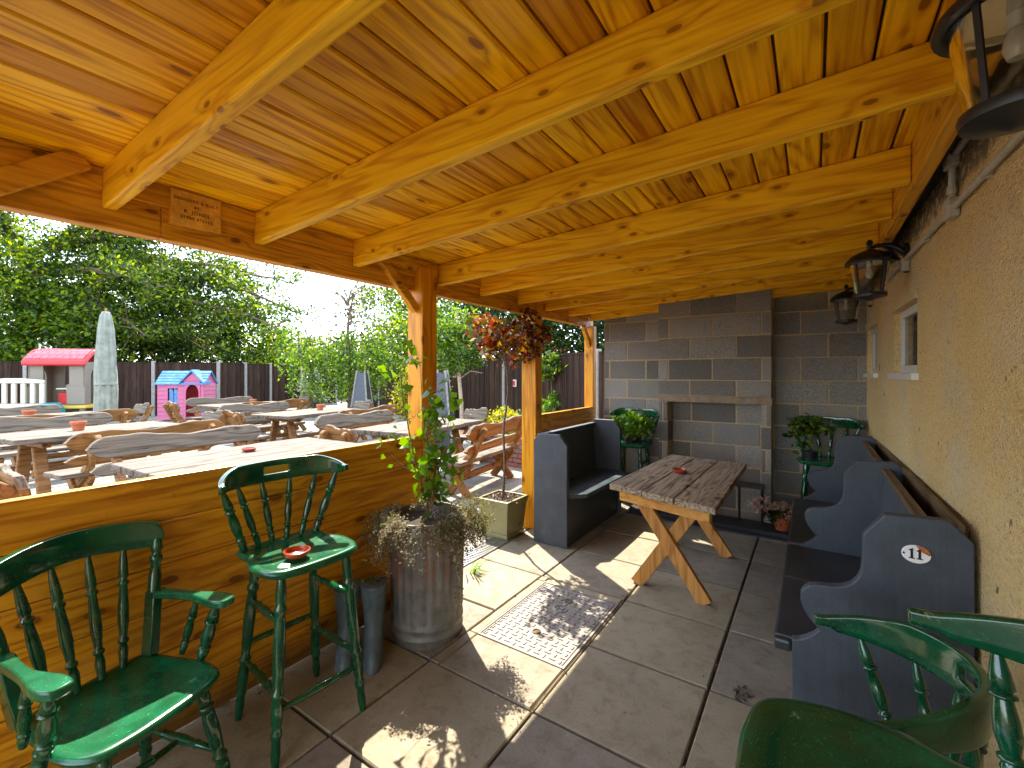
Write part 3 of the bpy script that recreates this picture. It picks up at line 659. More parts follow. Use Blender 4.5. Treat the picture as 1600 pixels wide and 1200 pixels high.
# number plate: oval with chipped corner
mb = MB(); n_ = 40; ov = [(.301 + .0395 * math.cos(2 * math.pi * k / n_), .862 + .0315 * math.sin(2 * math.pi * k / n_)) for k in range(n_)]
mb.prism(ov, 1, 2.0925, 2.0995); pl = mb.build('number_plate', plain('white_enamel', (.80, .79, .76), .15, 0, .04), t, bevel=.002)
def sub(mb, name, mat, par, bevel=0):
    o = mb.build(name, mat, None, bevel=bevel); o.parent = par; o.matrix_parent_inverse = Matrix.Translation(-(Vector(par.parent.location) if par.parent else Vector())); return o
mb = MB(); mb.prism([(.299, .893), (.312, .8922), (.326, .886), (.336, .877), (.3402, .866), (.335, .8635), (.318, .872)], 1, 2.0915, 2.0924); sub(mb, 'rust_chip', plain('rusty_chip', (.42, .12, .01), .6, 0, .4, 60), pl)
mb = MB()
for ox in (.289, .310):
    mb.prism([(ox - .003, .879), (ox + .004, .883), (ox + .004, .850), (ox + .009, .8485), (ox + .009, .846), (ox - .008, .846), (ox - .008, .8485), (ox - .003, .850), (ox - .003, .874), (ox - .008, .873), (ox - .008, .8755)], 1, 2.0905, 2.0923)
sub(mb, 'numeral', plain('black_enamel', (.01, .01, .01), .3), pl)
mb = MB(); mb.prism(arc(.268, .862, .0035, 0, 330, 11), 1, 2.0912, 2.0923); sub(mb, 'fixing_hole', M['black'], pl)

t = thing('short_pew', (-1.85, 4.0, 0), 'short slate-blue high-ended pew with its back to the low timber wall', 'pew')
for k, y in enumerate((3.40, 4.62)):
    xa, xb, zt = -2.065, (-1.735 if k == 0 else -1.72), (.965 if k == 0 else .99)
    MB().prism([(xa, 0), (xa, zt - .06), (xa + .05, zt), (xb - .075, zt), (xb, zt - .09), (xb, 0)], 1, y, y + .045).build('end_panel', M['pew'], t, bevel=.005)
mb = MB(); mb.prism([(-2.03, 3.446), (-1.735, 3.446), (-1.62, 3.56), (-1.60, 4.618), (-2.03, 4.618)], 2, .415, .452); mb.build('seat', paint('worn_blue_seat', (.030, .045, .055), (.06, .085, .10), .32, None, sc=7), t, bevel=.008)
for k in range(3):
    z0 = .453 + k * .158; MB().add([(-1.995 - .012 * k, 3.446, z0), (-1.995 - .012 * k, 4.618, z0), (-2.005 - .012 * k, 4.618, z0 + .155), (-2.005 - .012 * k, 3.446, z0 + .155), (-2.05, 3.446, z0), (-2.05, 4.618, z0), (-2.05, 4.618, z0 + .155), (-2.05, 3.446, z0 + .155)],
      [(0, 1, 2, 3), (7, 6, 5, 4), (0, 4, 5, 1), (1, 5, 6, 2), (2, 6, 7, 3), (3, 7, 4, 0)]).build('back_board', M['pew'], t)
MB().lo((-2.06, 3.446, .93), (-2.0, 4.618, .955)).build('top_rail', M['pew'], t, bevel=.006)
MB().lo((-1.765, 3.446, 0), (-1.745, 4.618, .414)).build('kick_board', M['pew_dark'], t)

# ------------------------------------------------------------ cross-legged table
t = thing('cross_legged_table', (-.83, 3.6, 0), 'weathered thick-board table on orange cross legs in front of the block fireplace', 'table')
NL, NR, FR, FL = Vector((-1.185, 2.98, 0)), Vector((-.462, 2.765, 0)), Vector((-.468, 4.28, 0)), Vector((-1.12, 4.38, 0)); ZT = .725
for a, b in ((0, .345), (.355, .65), (.66, 1.0)):
    P = []
    jit = rnd.uniform(-.012, .012)
    for z in (ZT - .042, ZT):
        for e, f, s_ in ((NL, NR, a), (NL, NR, b), (FL, FR, b), (FL, FR, a)):
            q = e.lerp(f, s_); P.append((q.x, q.y + jit, z))
    MB().add(P, [(3, 2, 1, 0), (4, 5, 6, 7), (0, 1, 5, 4), (1, 2, 6, 5), (2, 3, 7, 6), (3, 0, 4, 7)]).build('top_board', M['w_top'], t, bevel=.006)
yn, yf = 3.10, 3.99
for yy, nm in ((yn, 1), (yf, 0)):
    dx = .0
    ya = yy - .115
    MB().bar((-1.125, ya + .06, ZT - .082), (-.505, ya - .115, ZT - .082), .04, .078).build('apron', M['w_apron'], t, bevel=.004)
    for k, (xt, xb) in enumerate(((-1.04, -.575), (-.60, -1.045))):
        yo = yy + (-.0 if k == 0 else .046) + (.03 if xt < -.8 else -.04) * 0
        mb = MB(); mb.bar((xt, yo, ZT - .05), (xb, yo + .0, .0), .044, .088, up=(1, 0, 0)); lg = mb.build('leg', M['w_legs'], t, bevel=.004)
    mb = MB(); mb.lathe([(.013, 0), (.013, .006), (.006, .012), (0, .012)], (0, 0, 0), 12)
    o = mb.build('bolt', M['steel'], t, smooth=True); o.matrix_local = Matrix.Translation(Vector((-.822, yy - .024, .33)) - Vector(t.location)) @ Matrix.Rotation(R(90), 4, 'X')
for bx, by in ((-1.03, 2.985), (-.60, 2.865)):
    mb = MB(); mb.lathe([(.013, 0), (.013, .008), (.006, .014), (0, .014)], (0, 0, 0), 12); o = mb.build('bolt', M['steel'], t, smooth=True)
    o.matrix_local = Matrix.Translation(Vector((bx, by - .018, ZT - .075)) - Vector(t.location)) @ Matrix.Rotation(R(90), 4, 'X')
def dish(loc, label, r=.052, mat='terra_g', group='terracotta ashtray dishes'):
    t = thing('ashtray_dish', loc, label, 'dish', group); mb = MB()
    mb.lathe([(r * .72, 0), (r * .95, .010), (r, .022), (r * 1.01, .027), (r * .93, .028), (r * .86, .016), (r * .72, .008), (0, .007)], loc, 28); mb.build('bowl', M[mat], t, smooth=True, ang=60)
dish((-.86, 3.60, ZT + .001), 'glazed red terracotta dish on the cross-legged table')
dish((-1.80, 1.045, .7265 + .002), 'glazed red terracotta dish on the seat of the tall green bar stool')
dish((-4.35, 2.06, .7755), 'terracotta dish on the nearest rustic picnic table', .06)

# black metal stand and potted plant on hearth
t = thing('iron_stand', (-.52, 4.86, .055), 'small black iron stand at the right of the fireplace opening', 'stand')
MB().tube([(-.40, 4.83, .055), (-.40, 4.83, .42)], .012, 8).build('leg', M['black'], t); MB().tube([(-.60, 4.88, .055), (-.60, 4.88, .42)], .012, 8).build('leg', M['black'], t); MB().lo((-.62, 4.80, .40), (-.385, 4.92, .43)).build('top_plate', M['black'], t)
def pot(loc, r, h, label, mat='terra', group=None, plant=None):
    t = thing('terracotta_pot', loc, label, 'plant pot', group); mb = MB()
    mb.lathe([(r * .70, 0), (r * .93, h * .72), (r * 1.05, h * .73), (r * 1.08, h), (r * .96, h), (r * .90, h * .85), (0, h * .82)], loc, 22); mb.build('pot', M[mat], t, smooth=True, ang=30); return t
t = pot((-.235, 4.80, .056), .075, .12, 'terracotta pot of pale pink blossoms on the black hearth slab')
c = clumps((-.235, 4.80, .24), (.12, .10, .06), 14, 20, .025); leaves(c, .028, M['l_pinkfl'], 'blossom', t, .9)
c = clumps((-.42, 4.78, .25), (.12, .07, .06), 10, 16, .025); leaves(c, .026, M['l_pinkfl'], 'blossom', t, .9)
c = clumps((-.27, 4.80, .19), (.12, .10, .05), 10, 22, .03); leaves(c, .035, M['l_dark'], 'foliage', t)

# ------------------------------------------------------------ green windsor stools and chairs
SPF = [(0, .0075), (.04, .0085), (.16, .0135), (.27, .0165), (.30, .011), (.315, .018), (.335, .018), (.35, .012), (.50, .0165), (.62, .0175), (.74, .0125), (.765, .0115), (.78, .017), (.80, .017), (.815, .011), (.87, .0155), (.94, .013), (1, .011)]
LEG = [(0, .014), (.05, .019), (.13, .021), (.16, .016), (.175, .024), (.195, .024), (.21, .017), (.25, .021), (.38, .0235), (.52, .021), (.60, .0165), (.62, .024), (.64, .024), (.655, .017), (.70, .022), (.76, .022), (.80, .015), (.82, .021), (.84, .021), (.86, .016), (.93, .0185), (1, .0125)]
STR = [(0, .0095), (.12, .0115), (.25, .012), (.28, .016), (.30, .012), (.42, .016), (.5, .018), (.58, .016), (.70, .012), (.72, .016), (.75, .012), (.88, .0115), (1, .0095)]
def cat(P, n=5):
    out = []; m = len(P)
    for i in range(m):
        p0, p1, p2, p3 = [np.array(P[(i + k - 1) % m], float) for k in range(4)]
        for j in range(n):
            s = j / n; out.append(tuple(.5 * ((2 * p1) + (-p0 + p2) * s + (2 * p0 - 5 * p1 + 4 * p2 - p3) * s * s + (-p0 + 3 * p1 - 3 * p2 + p3) * s ** 3)))
    return out
def seat_mesh(half, z, th=.036, dip=.012):
    full = half + [(x, -y) for x, y in half[::-1] if y > 1e-6]
    out = cat(full, 5); n = len(out); cx = sum(p[0] for p in out) / n
    rings = [(1.0, z - th, 1), (1.0, z - th * .35, 1), (.985, z - .004, 1), (.955, z, 1), (.86, z - .001, 0), (.80, z - dip * .55, 0), (.62, z - dip, 0), (.3, z - dip, 0)]
    mb = MB(); P = []
    P += [(cx + (x - cx) * .93, y * .93, z - th) for x, y in out]
    for s, zz, _ in rings[1:]: P += [(cx + (x - cx) * s, y * s, zz) for x, y in out]
    P.append((cx, 0, z - dip)); m = len(rings); fs = [tuple(range(n))[::-1]]
    for i in range(m - 1):
        for k in range(n): k2 = (k + 1) % n; fs.append((i * n + k, i * n + k2, (i + 1) * n + k2, (i + 1) * n + k))
    for k in range(n): fs.append(((m - 1) * n + k, (m - 1) * n + (k + 1) % n, m * n))
    return mb.add(P, fs)
def crest_mesh(path, hts, th=.026, slot=None, lean=.0):
    # path: list of (x,y); hts: list of (z0,z1); grid with optional slot columns (i0,i1)
    rows = 4; P = []; n = len(path)
    for (x, y), (a, b) in zip(path, hts):
        nx, ny = -x - 0.0, -y
        for r in range(rows): 
            f = (0, .36, .70, 1)[r]; z = a + (b - a) * f; P.append((x - lean * (z - hts[0][0]), y, z))
    fs = []
    for i in range(n - 1):
        for r in range(rows - 1):
            if slot and slot[0] <= i < slot[1] and r == 1: continue
            fs.append((i * rows + r, (i + 1) * rows + r, (i + 1) * rows + r + 1, i * rows + r + 1))
    return MB().add(P, fs)
def solid(o, th, bev=.006):
    m = o.modifiers.new('solid', 'SOLIDIFY'); m.thickness = th; m.offset = 0
    b = o.modifiers.new('bevel', 'BEVEL'); b.width = bev; b.segments = 3; b.limit_method = 'ANGLE'; b.angle_limit = R(50)
    o.data.polygons.foreach_set('use_smooth', [True] * len(o.data.polygons)); return o
GR = None
def windsor(hs, w_, dp, crest0, crest1, stool=True, arms=False, splay=.05, seatmat='green2', chw=.272, cdep=.15, sdx=0.0):
    t = thing('bar_stool' if stool else 'spindle_chair', (0, 0, 0), 'x', 'bar stool' if stool else 'chair', local=True)
    a, b = dp / 2, w_ / 2
    half = [(a, 0), (a * .98, b * .45), (a * .86, b * .82), (a * .45, b * 1.0), (a * -.05, b * 1.0), (a * -.42, b * .84), (a * -.72, b * .88), (a * -1.05, b * .84), (a * -1.12, b * .4), (a * -1.12, 0)]
    if arms: half = [(a, 0), (a * .98, b * .5), (a * .84, b * .88), (a * .35, b * 1.03), (a * -.3, b * .96), (a * -.8, b * .90), (a * -1.0, b * .80), (a * -1.06, b * .4), (a * -1.06, 0)]
    half = [(x + sdx, y) for x, y in half]
    seat_mesh(half, hs).build('seat', M[seatmat], t, smooth=True, ang=50)
    fx, fy, bx, by = a * .68, b * .66, -a * .66, b * .60
    top = {}
    for sx, sy in ((1, 1), (1, -1), (-1, 1), (-1, -1)):
        x0, y0 = (fx if sx > 0 else bx) + sdx, (fy if sx > 0 else by) * sy
        x1, y1 = x0 + sx * splay * 1.15, y0 + sy * splay
        p0, p1 = Vector((x0, y0, hs - .03)), Vector((x1, y1, 0)); top[(sx, sy)] = (p0, p1)
        MB().turned(p0, p1, LEG, 12).build('leg', M['green'], t, smooth=True, ang=70)
    def at(k, z): p0, p1 = top[k]; return p0.lerp(p1, (p0.z - z) / (p0.z - p1.z))
    def stt(A, za, B, zb): MB().turned(at(A, za), at(B, zb), STR, 9).build('stretcher', M['green'], t, smooth=True, ang=70)
    if stool:
        stt((1, 1), .20, (1, -1), .20); stt((-1, 1), .33, (-1, -1), .33)
        stt((1, 1), .26, (-1, 1), .26); stt((1, -1), .26, (-1, -1), .26)
        stt((1, 1), .52, (-1, 1), .52); stt((1, -1), .52, (-1, -1), .52)
    else:
        stt((1, 1), .17, (-1, 1), .17); stt((1, -1), .17, (-1, -1), .17)
        A = at((1, 1), .17).lerp(at((-1, 1), .17), .5); B = at((1, -1), .17).lerp(at((-1, -1), .17), .5); MB().turned(A, B, STR, 9).build('stretcher', M['green'], t, smooth=True)
    if not arms:
        path, hts = [], []; N = 44
        def pt(s):
            th = R(92) * s
            return (-.23 + cdep * (1 - math.cos(th)), chw * math.sin(th))
        for k in range(N + 1):
            s = -1 + 2 * k / N; x, y = pt(s); u = abs(s)
            h = (crest1 - crest0); top_ = crest1 - h * .62 * max(0, (u - .45) / .55) ** 1.2 if u > .45 else crest1
            bot = crest0 + h * .10 * u + (.010 if u > .9 else 0)
            path.append((x, y)); hts.append((bot, max(top_, bot + .030)))
        o = crest_mesh(path, hts, slot=(19, 25)).build('crest_rail', M['green'], t); solid(o, .024)
        for s in (-.74, -.44, -.15, .15, .44, .74):
            x, y = pt(s); zb = hs - .003; k = 1.0
            x0 = sdx - a * (1.0 - .06 * abs(s)) + .03 * abs(s) + (.06 if cdep > .2 and abs(s) > .7 else 0); y0 = s * b * 1.02
            MB().turned((x, y, crest0 + .012), (x0, y0, zb), [(q, r * (1.15 if abs(s) > .7 else .95)) for q, r in SPF], 10).build('back_spindle', M['green'], t, smooth=True, ang=70)
    else:
        path, hts = [], []; N = 40; cw = w_ * .60
        for k in range(N + 1):
            s = -1 + 2 * k / N; y = cw * s; x = -a * 1.45 + .085 * s * s; u = abs(s)
            topz = crest1 - .030 * u ** 2 * 1.0 - (.045 * max(0, (u - .90) / .1) ** 2); bot = crest0 - .012 + .012 * math.cos(s * 3.14) + (.030 * max(0, (u - .92) / .08))
            path.append((x, y)); hts.append((bot, topz))
        o = crest_mesh(path, hts).build('crest_rail', M['green'], t); solid(o, .026)
        for s in (-.58, -.2, .2, .58):
            MB().turned((-a * 1.45 + .085 * s * s, cw * s, crest0 + .01), (-a * .90, b * .80 * s, hs - .003), SPF, 10).build('back_spindle', M['green'], t, smooth=True, ang=70)
        for sy in (1, -1):
            P0 = Vector((-a * 1.45 + .075, cw * .93 * sy, crest0 + .01)); P1 = Vector((-a * .84, b * .84 * sy, hs - .004))
            mb = MB(); mb.turned(P0, P0.lerp(P1, .48), [(0, .012), (.08, .016), (.2, .021), (.3, .014), (.36, .022), (.42, .022), (.48, .016), (.7, .021), (1, .022)], 12)
            mb.bar(P0.lerp(P1, .47), P1, .034, .050, up=(1, 0, 0)); mb.build('back_post', M['green'], t, smooth=True, bevel=.004)
            za = hs + .215; pa = P0.lerp(P1, (P0.z - za) / (P0.z - P1.z)) + Vector((.02, 0, 0))
            arm = [(0, .020), (.06, .018), (.12, .016), (.17, .018), (.22, .028), (.27, .036), (.31, .032), (.33, .018)]
            L_, Rr = [], []
            for d_, hw in arm:
                x = pa.x + d_; yc = pa.y + sy * (.030 * math.sin(min(1, d_ / .25) * 1.57)); L_.append((x, yc + hw)); Rr.append((x, yc - hw))
            out = cat(L_ + Rr[::-1], 3); MB().prism(out[::-1], 2, za - .014, za + .014).build('arm', M['green2'], t, bevel=.006, smooth=True)
            for d_, r_ in ((.17, .85), (.27, 1.25)):
                x = pa.x + d_; y = pa.y + sy * .028
                MB().turned((x, y, za - .012), (x - .055, y * .93, hs - .003), [(q, r * r_ * 1.05) for q, r in SPF], 10).build('arm_spindle', M['green'], t, smooth=True, ang=70)
    return t
st = windsor(.73, .42, .39, .995, 1.095); st.location = (-1.865, 1.095, 0); st.rotation_euler.z = R(-4)
st['label'] = 'tall green spindle-back bar stool with a red dish on its scuffed seat'
b_ = MB(); b_.prism([(.125 + .030 * math.cos(a_) * (1 + .2 * math.sin(3 * a_)), -.125 + .020 * math.sin(a_) * (1 + .2 * math.cos(4 * a_))) for a_ in [2 * math.pi * k / 24 for k in range(24)]][::1], 2, .7295, .7308)
chip = b_.build('bare_paint_patch', plain('bare_primer_patch', (.42, .44, .33), .6), st)
G_ = 'glossy green bar stools'; st['group'] = G_
def stoolcopy(loc, rz, lab):
    o = dup(st, loc, rz, lab, G_)
    for k in kids(o):
        if k.name.startswith('bare_paint'): bpy.data.objects.remove(k)
    return o
stoolcopy((-1.68, 4.86, 0), R(-90), 'green bar stool holding a bushy plant, beside the far end of the short pew')
stoolcopy((.09, 4.86, 0), R(-90), 'green bar stool holding a sparse plant, in the far right corner behind the long pew')
sb = windsor(.765, .50, .52, .972, 1.078, chw=.24, cdep=.30, sdx=.11, seatmat='green'); sb.location = (.245, .965, 0); sb.rotation_euler.z = R(181); sb['label'] = 'tall green bar stool cropped by the bottom right corner, seat nearest the camera'; sb['group'] = G_
ch = windsor(.44, .43, .41, .90 - .055, .945, stool=False, arms=True, splay=.06); ch.location = (-1.86, .50, 0); ch.rotation_euler.z = R(16)
ch['label'] = 'green spindle-back armchair half in sun at the bottom left, in front of the low timber wall'
cb = windsor(.43, .42, .40, .655, .765, stool=False, splay=.05, seatmat='green', chw=.245, cdep=.29); cb.location = (.115, 1.545, 0); cb.rotation_euler.z = R(190)
cb['label'] = 'low green chair with a curved wrap-around rail beside the numbered end of the long pew'
ch['label'] = 'green spindle-back armchair half in sun, in front of the low timber wall'

# ------------------------------------------------------------ rustic picnic sets
def wavy(n_, L, amp, z0, z1, seed):
    r_ = random.Random(seed); ph = [r_.uniform(0, 6.28) for _ in range(3)]; out = []
    for k in range(n_ + 1):
        s = k / n_; y = -L / 2 + L * s
        e = min(1, min(s, 1 - s) * 14) ** .5
        wv = amp * (math.sin(2 * math.pi * s * 1.0 + ph[0]) * .8 + .5 * math.sin(2 * math.pi * s * 2.1 + ph[1]) + .18 * math.sin(2 * math.pi * s * 6 + ph[2]))
        out.append((y, z0 + (z1 - z0) * .5 + ((z1 - z0) * .5 + wv) * e, z0 + (z1 - z0) * .5 - ((z1 - z0) * .5 + wv * .15) * e))
    return out
def wavyboard(L, z0, z1, x0, x1, lean, amp, seed, thick=.05):
    pr_ = wavy(36, L, amp, z0, z1, seed); mb = MB(); n_ = len(pr_); P = []
    def xx(z): return x0 + (z - z0) * lean
    for y, a, b in pr_: P += [(xx(a), y, a), (xx(a) + thick, y, a), (xx(b) + thick, y, b), (xx(b), y, b)]
    for i in range(n_ - 1):
        o, q = i * 4, i * 4 + 4
        # top (grey 0), front +x (grey 0), bottom (brown 1), rear -x (brown 1)
        mb2 = [((o, o + 1, q + 1, q), 0), ((o + 1, o + 2, q + 2, q + 1), 0), ((o + 2, o + 3, q + 3, q + 2), 1), ((o + 3, o, q, q + 3), 1)]
        for f, mi in mb2: mb.f.append(f); mb.m.append(mi)
    mb.f += [(0, 3, 2, 1), tuple((n_ - 1) * 4 + k for k in (0, 1, 2, 3))]; mb.m += [1, 1]; mb.v = P; return mb
def bench(L, seed, chair=False):
    # local: seat faces +x, length along y, root on ground under seat centre
    nm = 'rustic_chair' if chair else 'rustic_bench'
    t = thing(nm, (0, 0, 0), 'x', 'chair' if chair else 'bench', local=True)
    GB = [M['w_grey'], M['w_brown']]
    wavyboard(L, .70, .885, -.27, 0, -.22, .022, seed).build('back_board', GB, t, smooth=True, bevel=.012)
    if not chair or True: wavyboard(L * .98, .54, .645, -.232, 0, -.22, .008, seed + 1).build('lower_back_slat', GB, t, smooth=True, bevel=.01)
    mb = MB(); mb.box((-.085, 0, .435), (.19, L, .05)); mb.build('seat_board', GB, t, bevel=.012)
    mb = MB(); mb.box((.115, 0, .435), (.19, L, .05)); mb.build('seat_board', GB, t, bevel=.012)
    ys_ = (-L * .36, L * .36)
    for y in ys_:
        mb = MB(); out = []
        for x, z, w_ in ((.06, .30, .055), (-.10, .42, .055), (-.20, .52, .05), (-.27, .66, .048), (-.33, .78, .045), (-.385, .84, .03)): out.append((x, z, w_))
        Lf, Rt = [], []
        for i, (x, z, w_) in enumerate(out):
            j, k = max(0, i - 1), min(len(out) - 1, i + 1); dx, dz = out[k][0] - out[j][0], out[k][1] - out[j][1]; l = math.hypot(dx, dz)
            Lf.append((x - dz / l * w_, z + dx / l * w_)); Rt.append((x + dz / l * w_, z - dx / l * w_))
        mb.prism(Lf + Rt[::-1], 1, y - .03, y + .03); mb.build('back_post', M['w_brown'], t, smooth=True, bevel=.012)
        for s in (1, -1):
            mb = MB(); mb.bar((.16 * s, y + .031 * s, .41), (-.17 * s, y + .031 * s, 0), .055, .10, up=(1, 0, 0)); mb.build('leg', M['w_brown'], t, bevel=.014)
    if not chair: MB().bar((0, ys_[0], .21), (0, ys_[1], .21), .05, .08).build('stretcher', M['w_brown'], t, bevel=.01)
    return t
def rtable(L, W_, seed):
    t = thing('rustic_picnic_table', (0, 0, 0), 'x', 'table', local=True); nb = 4; r_ = random.Random(seed)
    for k in range(nb):
        x0, x1 = -W_ / 2 + W_ * k / nb, -W_ / 2 + W_ * (k + 1) / nb; n_ = 24; A = []; B = []
        ph = r_.uniform(0, 6)
        for j in range(n_ + 1):
            y = -L / 2 + L * j / n_ ; e = .018 * math.sin(j * .55 + ph) + .008 * math.sin(j * 1.3 + ph)
            A.append((x0 + (.004 if k else e), y)); B.append((x1 - (.004 if k < nb - 1 else e), y))
        MB().prism(B + A[::-1], 2, .712, .772).build('top_board', [M['w_grey']], t, bevel=.012)
    for y in (-L * .33, L * .33):
        MB().box((0, y, .675), (W_ * .82, .08, .07)).build('cross_bar', M['w_brown'], t, bevel=.01)
        for s in (1, -1): MB().bar((.12 * s + .05 * s, y, .64), (.34 * s, y, 0), .06, .12, up=(0, 1, 0)).build('leg', M['w_brown'], t, bevel=.014)
    MB().bar((0, -L * .33, .30), (0, L * .33, .30), .06, .10).build('stretcher', M['w_brown'], t, bevel=.01)
    return t
tb = rtable(1.75, .95, 3); be = bench(1.6, 21); rc = bench(.46, 44, True)
first = [True, True, True]
GT, GBn, GC = 'rustic timber picnic tables in the courtyard', 'wavy-backed rustic benches at the picnic tables', 'rustic chairs at the ends of the picnic tables'
def put(kind, loc, rz, lab):
    src = (tb, be, rc)[kind]; g = (GT, GBn, GC)[kind]
    if first[kind]: first[kind] = False; src.location = loc; src.rotation_euler.z = rz; src['label'] = lab; src['group'] = g; return src
    return dup(src, loc, rz, lab, g)
sets = [  # centre x,y, angle, bench offset, table label, near bench label, far bench label
 (-4.28, 2.05, 3, 1.0, 'rustic picnic table nearest the low timber wall, with a flat terracotta dish on it', 'brown-backed bench along the near side of the closest picnic table, just over the low wall', 'grey-backed bench on the far side of the closest picnic table'),
 (-7.75, 1.75, 9, 1.15, 'rustic picnic table with a terracotta pot, in front of the closed parasol', 'golden-brown backed bench on the near side of the table that stands before the closed parasol', 'grey-backed bench on the far side of the table that stands before the closed parasol'),
 (-10.9, 1.75, 9, 1.1, 'rustic picnic table with a small pot, below the brown and red playhouse', 'brown-backed bench on the near side of the table below the red-roofed playhouse', 'grey-backed bench on the far side of the table below the red-roofed playhouse'),
 (-11.2, 5.25, 2, .95, 'rustic picnic table right in front of the pink playhouse', 'brown bench on the near side of the table in front of the pink playhouse', 'grey bench nearest the pink playhouse, on the far side of its table'),
 (-7.95, 4.85, 12, 1.15, 'rustic picnic table with a bright terracotta pot, left of the weeping birch trunk', 'golden-backed bench on the near side of the table left of the birch trunk', 'grey-backed bench on the far side of the table left of the birch trunk'),
 (-4.62, 4.55, 8, .98, 'rustic picnic table partly hidden behind the near post of the shelter', 'bench right of the near post, its crossed legs on the sunny paving', 'grey-backed bench left of the near post, beyond its table')]
for (cx, cy, an, off, l1, l2, l3) in sets:
    a = R(an); nx, ny = math.cos(a), math.sin(a)
    put(0, (cx, cy, 0), a, l1); put(1, (cx + off * nx, cy + off * ny, 0), a + math.pi, l2); put(1, (cx - off * nx, cy - off * ny, 0), a, l3)
def endc(k, s, lab, d=1.22):
    cx, cy, an = sets[k][:3]; a = R(an); put(2, (cx - s * math.sin(a) * d, cy + s * math.cos(a) * d, 0), a - s * R(90), lab)
endc(0, -1, 'rustic chair at the left end of the closest picnic table, low behind the timber wall')
endc(1, 1, 'grey scallop-backed rustic chair at the right end of the table before the closed parasol')
endc(2, 1, 'rustic chair at the right end of the table below the red-roofed playhouse')
endc(3, -1, 'rustic chair at the left end of the table in front of the pink playhouse')
endc(3, 1, 'farthest rustic chair, at the right end of the table in front of the pink playhouse')
endc(4, -1, 'rustic chair with two golden curved posts, at the table left of the birch trunk')
endc(4, 1, 'grey rustic chair at the birch trunk end of its picnic table')
endc(5, -1, 'grey-backed rustic chair left of the near post, turned from the timber wall')
endc(5, 1, 'grey-backed rustic chair right of the near post, against the dark fence')
def tpot(x, y, lab, r=.075, h=.11):
    return pot((x, y, .773), r, h, lab, group='terracotta pots on the picnic tables')
tpot(-7.75, 1.60, 'terracotta pot on the picnic table before the closed parasol')
tpot(-10.75, 1.62, 'terracotta pot on the picnic table below the red-roofed playhouse', .08, .11)
tpot(-11.1, 5.35, 'terracotta pot on the picnic table in front of the pink playhouse', .07, .10)
tpot(-8.05, 5.15, 'terracotta pot on the picnic table left of the birch trunk', .07, .11)

# ------------------------------------------------------------ perimeter fence
def world_at(px, d):  # ground point seen in image column px at forward distance d (used once to lay out the far fence line)
    r = (px - 800) / F * d; s, c = math.sin(YAW), math.cos(YAW); return (r * c - d * s, r * s + d * c)
def fence(name, pts, label, zt=1.88):
    t = thing(name, (pts[0][0], pts[0][1], 0), label, 'fence')
    for k, (a, b) in enumerate(zip(pts[:-1], pts[1:])):
        A, B = Vector((a[0], a[1], 0)), Vector((b[0], b[1], 0)); d = (B - A); L = d.length; d.normalize(); n_ = max(2, int(L / .105)); pv = Vector((-d.y, d.x, 0))
        mb = MB()
        for j in range(n_):
            p = A + d * (L * (j + .5) / n_) + pv * (.006 if j % 2 else -.006); mb.box((p.x, p.y, zt / 2 - .02 + .06), (L / n_ * 1.12, .018, zt - .12), math.atan2(d.y, d.x))
        mb.build('panel', M['fence'], t); MB().box(((A + B) / 2).to_tuple()[:2] + (zt - .01,), (L, .05, .025), math.atan2(d.y, d.x)).build('capping_rail', M['fence'], t)
        MB().box(((A + B) / 2).to_tuple()[:2] + (.06,), (L, .045, .14), math.atan2(d.y, d.x)).build('gravel_board', M['fence'], t)
    for k, p in enumerate(pts): MB().box((p[0], p[1], zt / 2 + .02), (.105, .105, zt + .05), math.atan2(pts[min(k + 1, len(pts) - 1)][1] - pts[max(k - 1, 0)][1], pts[min(k + 1, len(pts) - 1)][0] - pts[max(k - 1, 0)][0])).build('post', M['concpost'], t, bevel=.01)
FL_ = [(x, d) for x, d in ((-420, 13.9), (-190, 14.3), (40, 14.9), (240, 15.6), (341, 16.3), (383, 17.6), (422, 19.0), (470, 20.6), (525, 22.3))]
fence('dark_board_fence', [world_at(*p) for p in FL_], 'dark brown board fence with pale concrete posts behind the two playhouses')
FR_ = [(548, 22.0), (571, 19.6), (593, 17.6), (640, 15.2), (700, 13.3), (788.5, 11.3), (846, 9.6), (934, 7.9), (1010, 6.9)]
fence('dark_board_fence', [world_at(*p) for p in FR_], 'dark brown board fence on the right of the courtyard, seen between the two shelter posts')
# small sign and hanging pot on right fence
t = thing('fence_sign', (world_at(806, 10.7)[0] + .02, world_at(806, 10.7)[1] - .08, 1.26), 'small white and red notice on the dark fence beside the slim copper-leaved trunk', 'sign')
a_ = math.atan2(world_at(934, 7.9)[1] - world_at(788.5, 11.3)[1], world_at(934, 7.9)[0] - world_at(788.5, 11.3)[0])
l_ = t.location; MB().box(l_, (.17, .01, .17), a_).build('board', M['white'], t); mb = MB(); mb.box((l_.x - .02, l_.y - .012, l_.z), (.10, .004, .11), a_); mb.build('red_print', M['red'], t)

# ------------------------------------------------------------ playhouses
def rot(t, rz): t.rotation_euler.z = rz
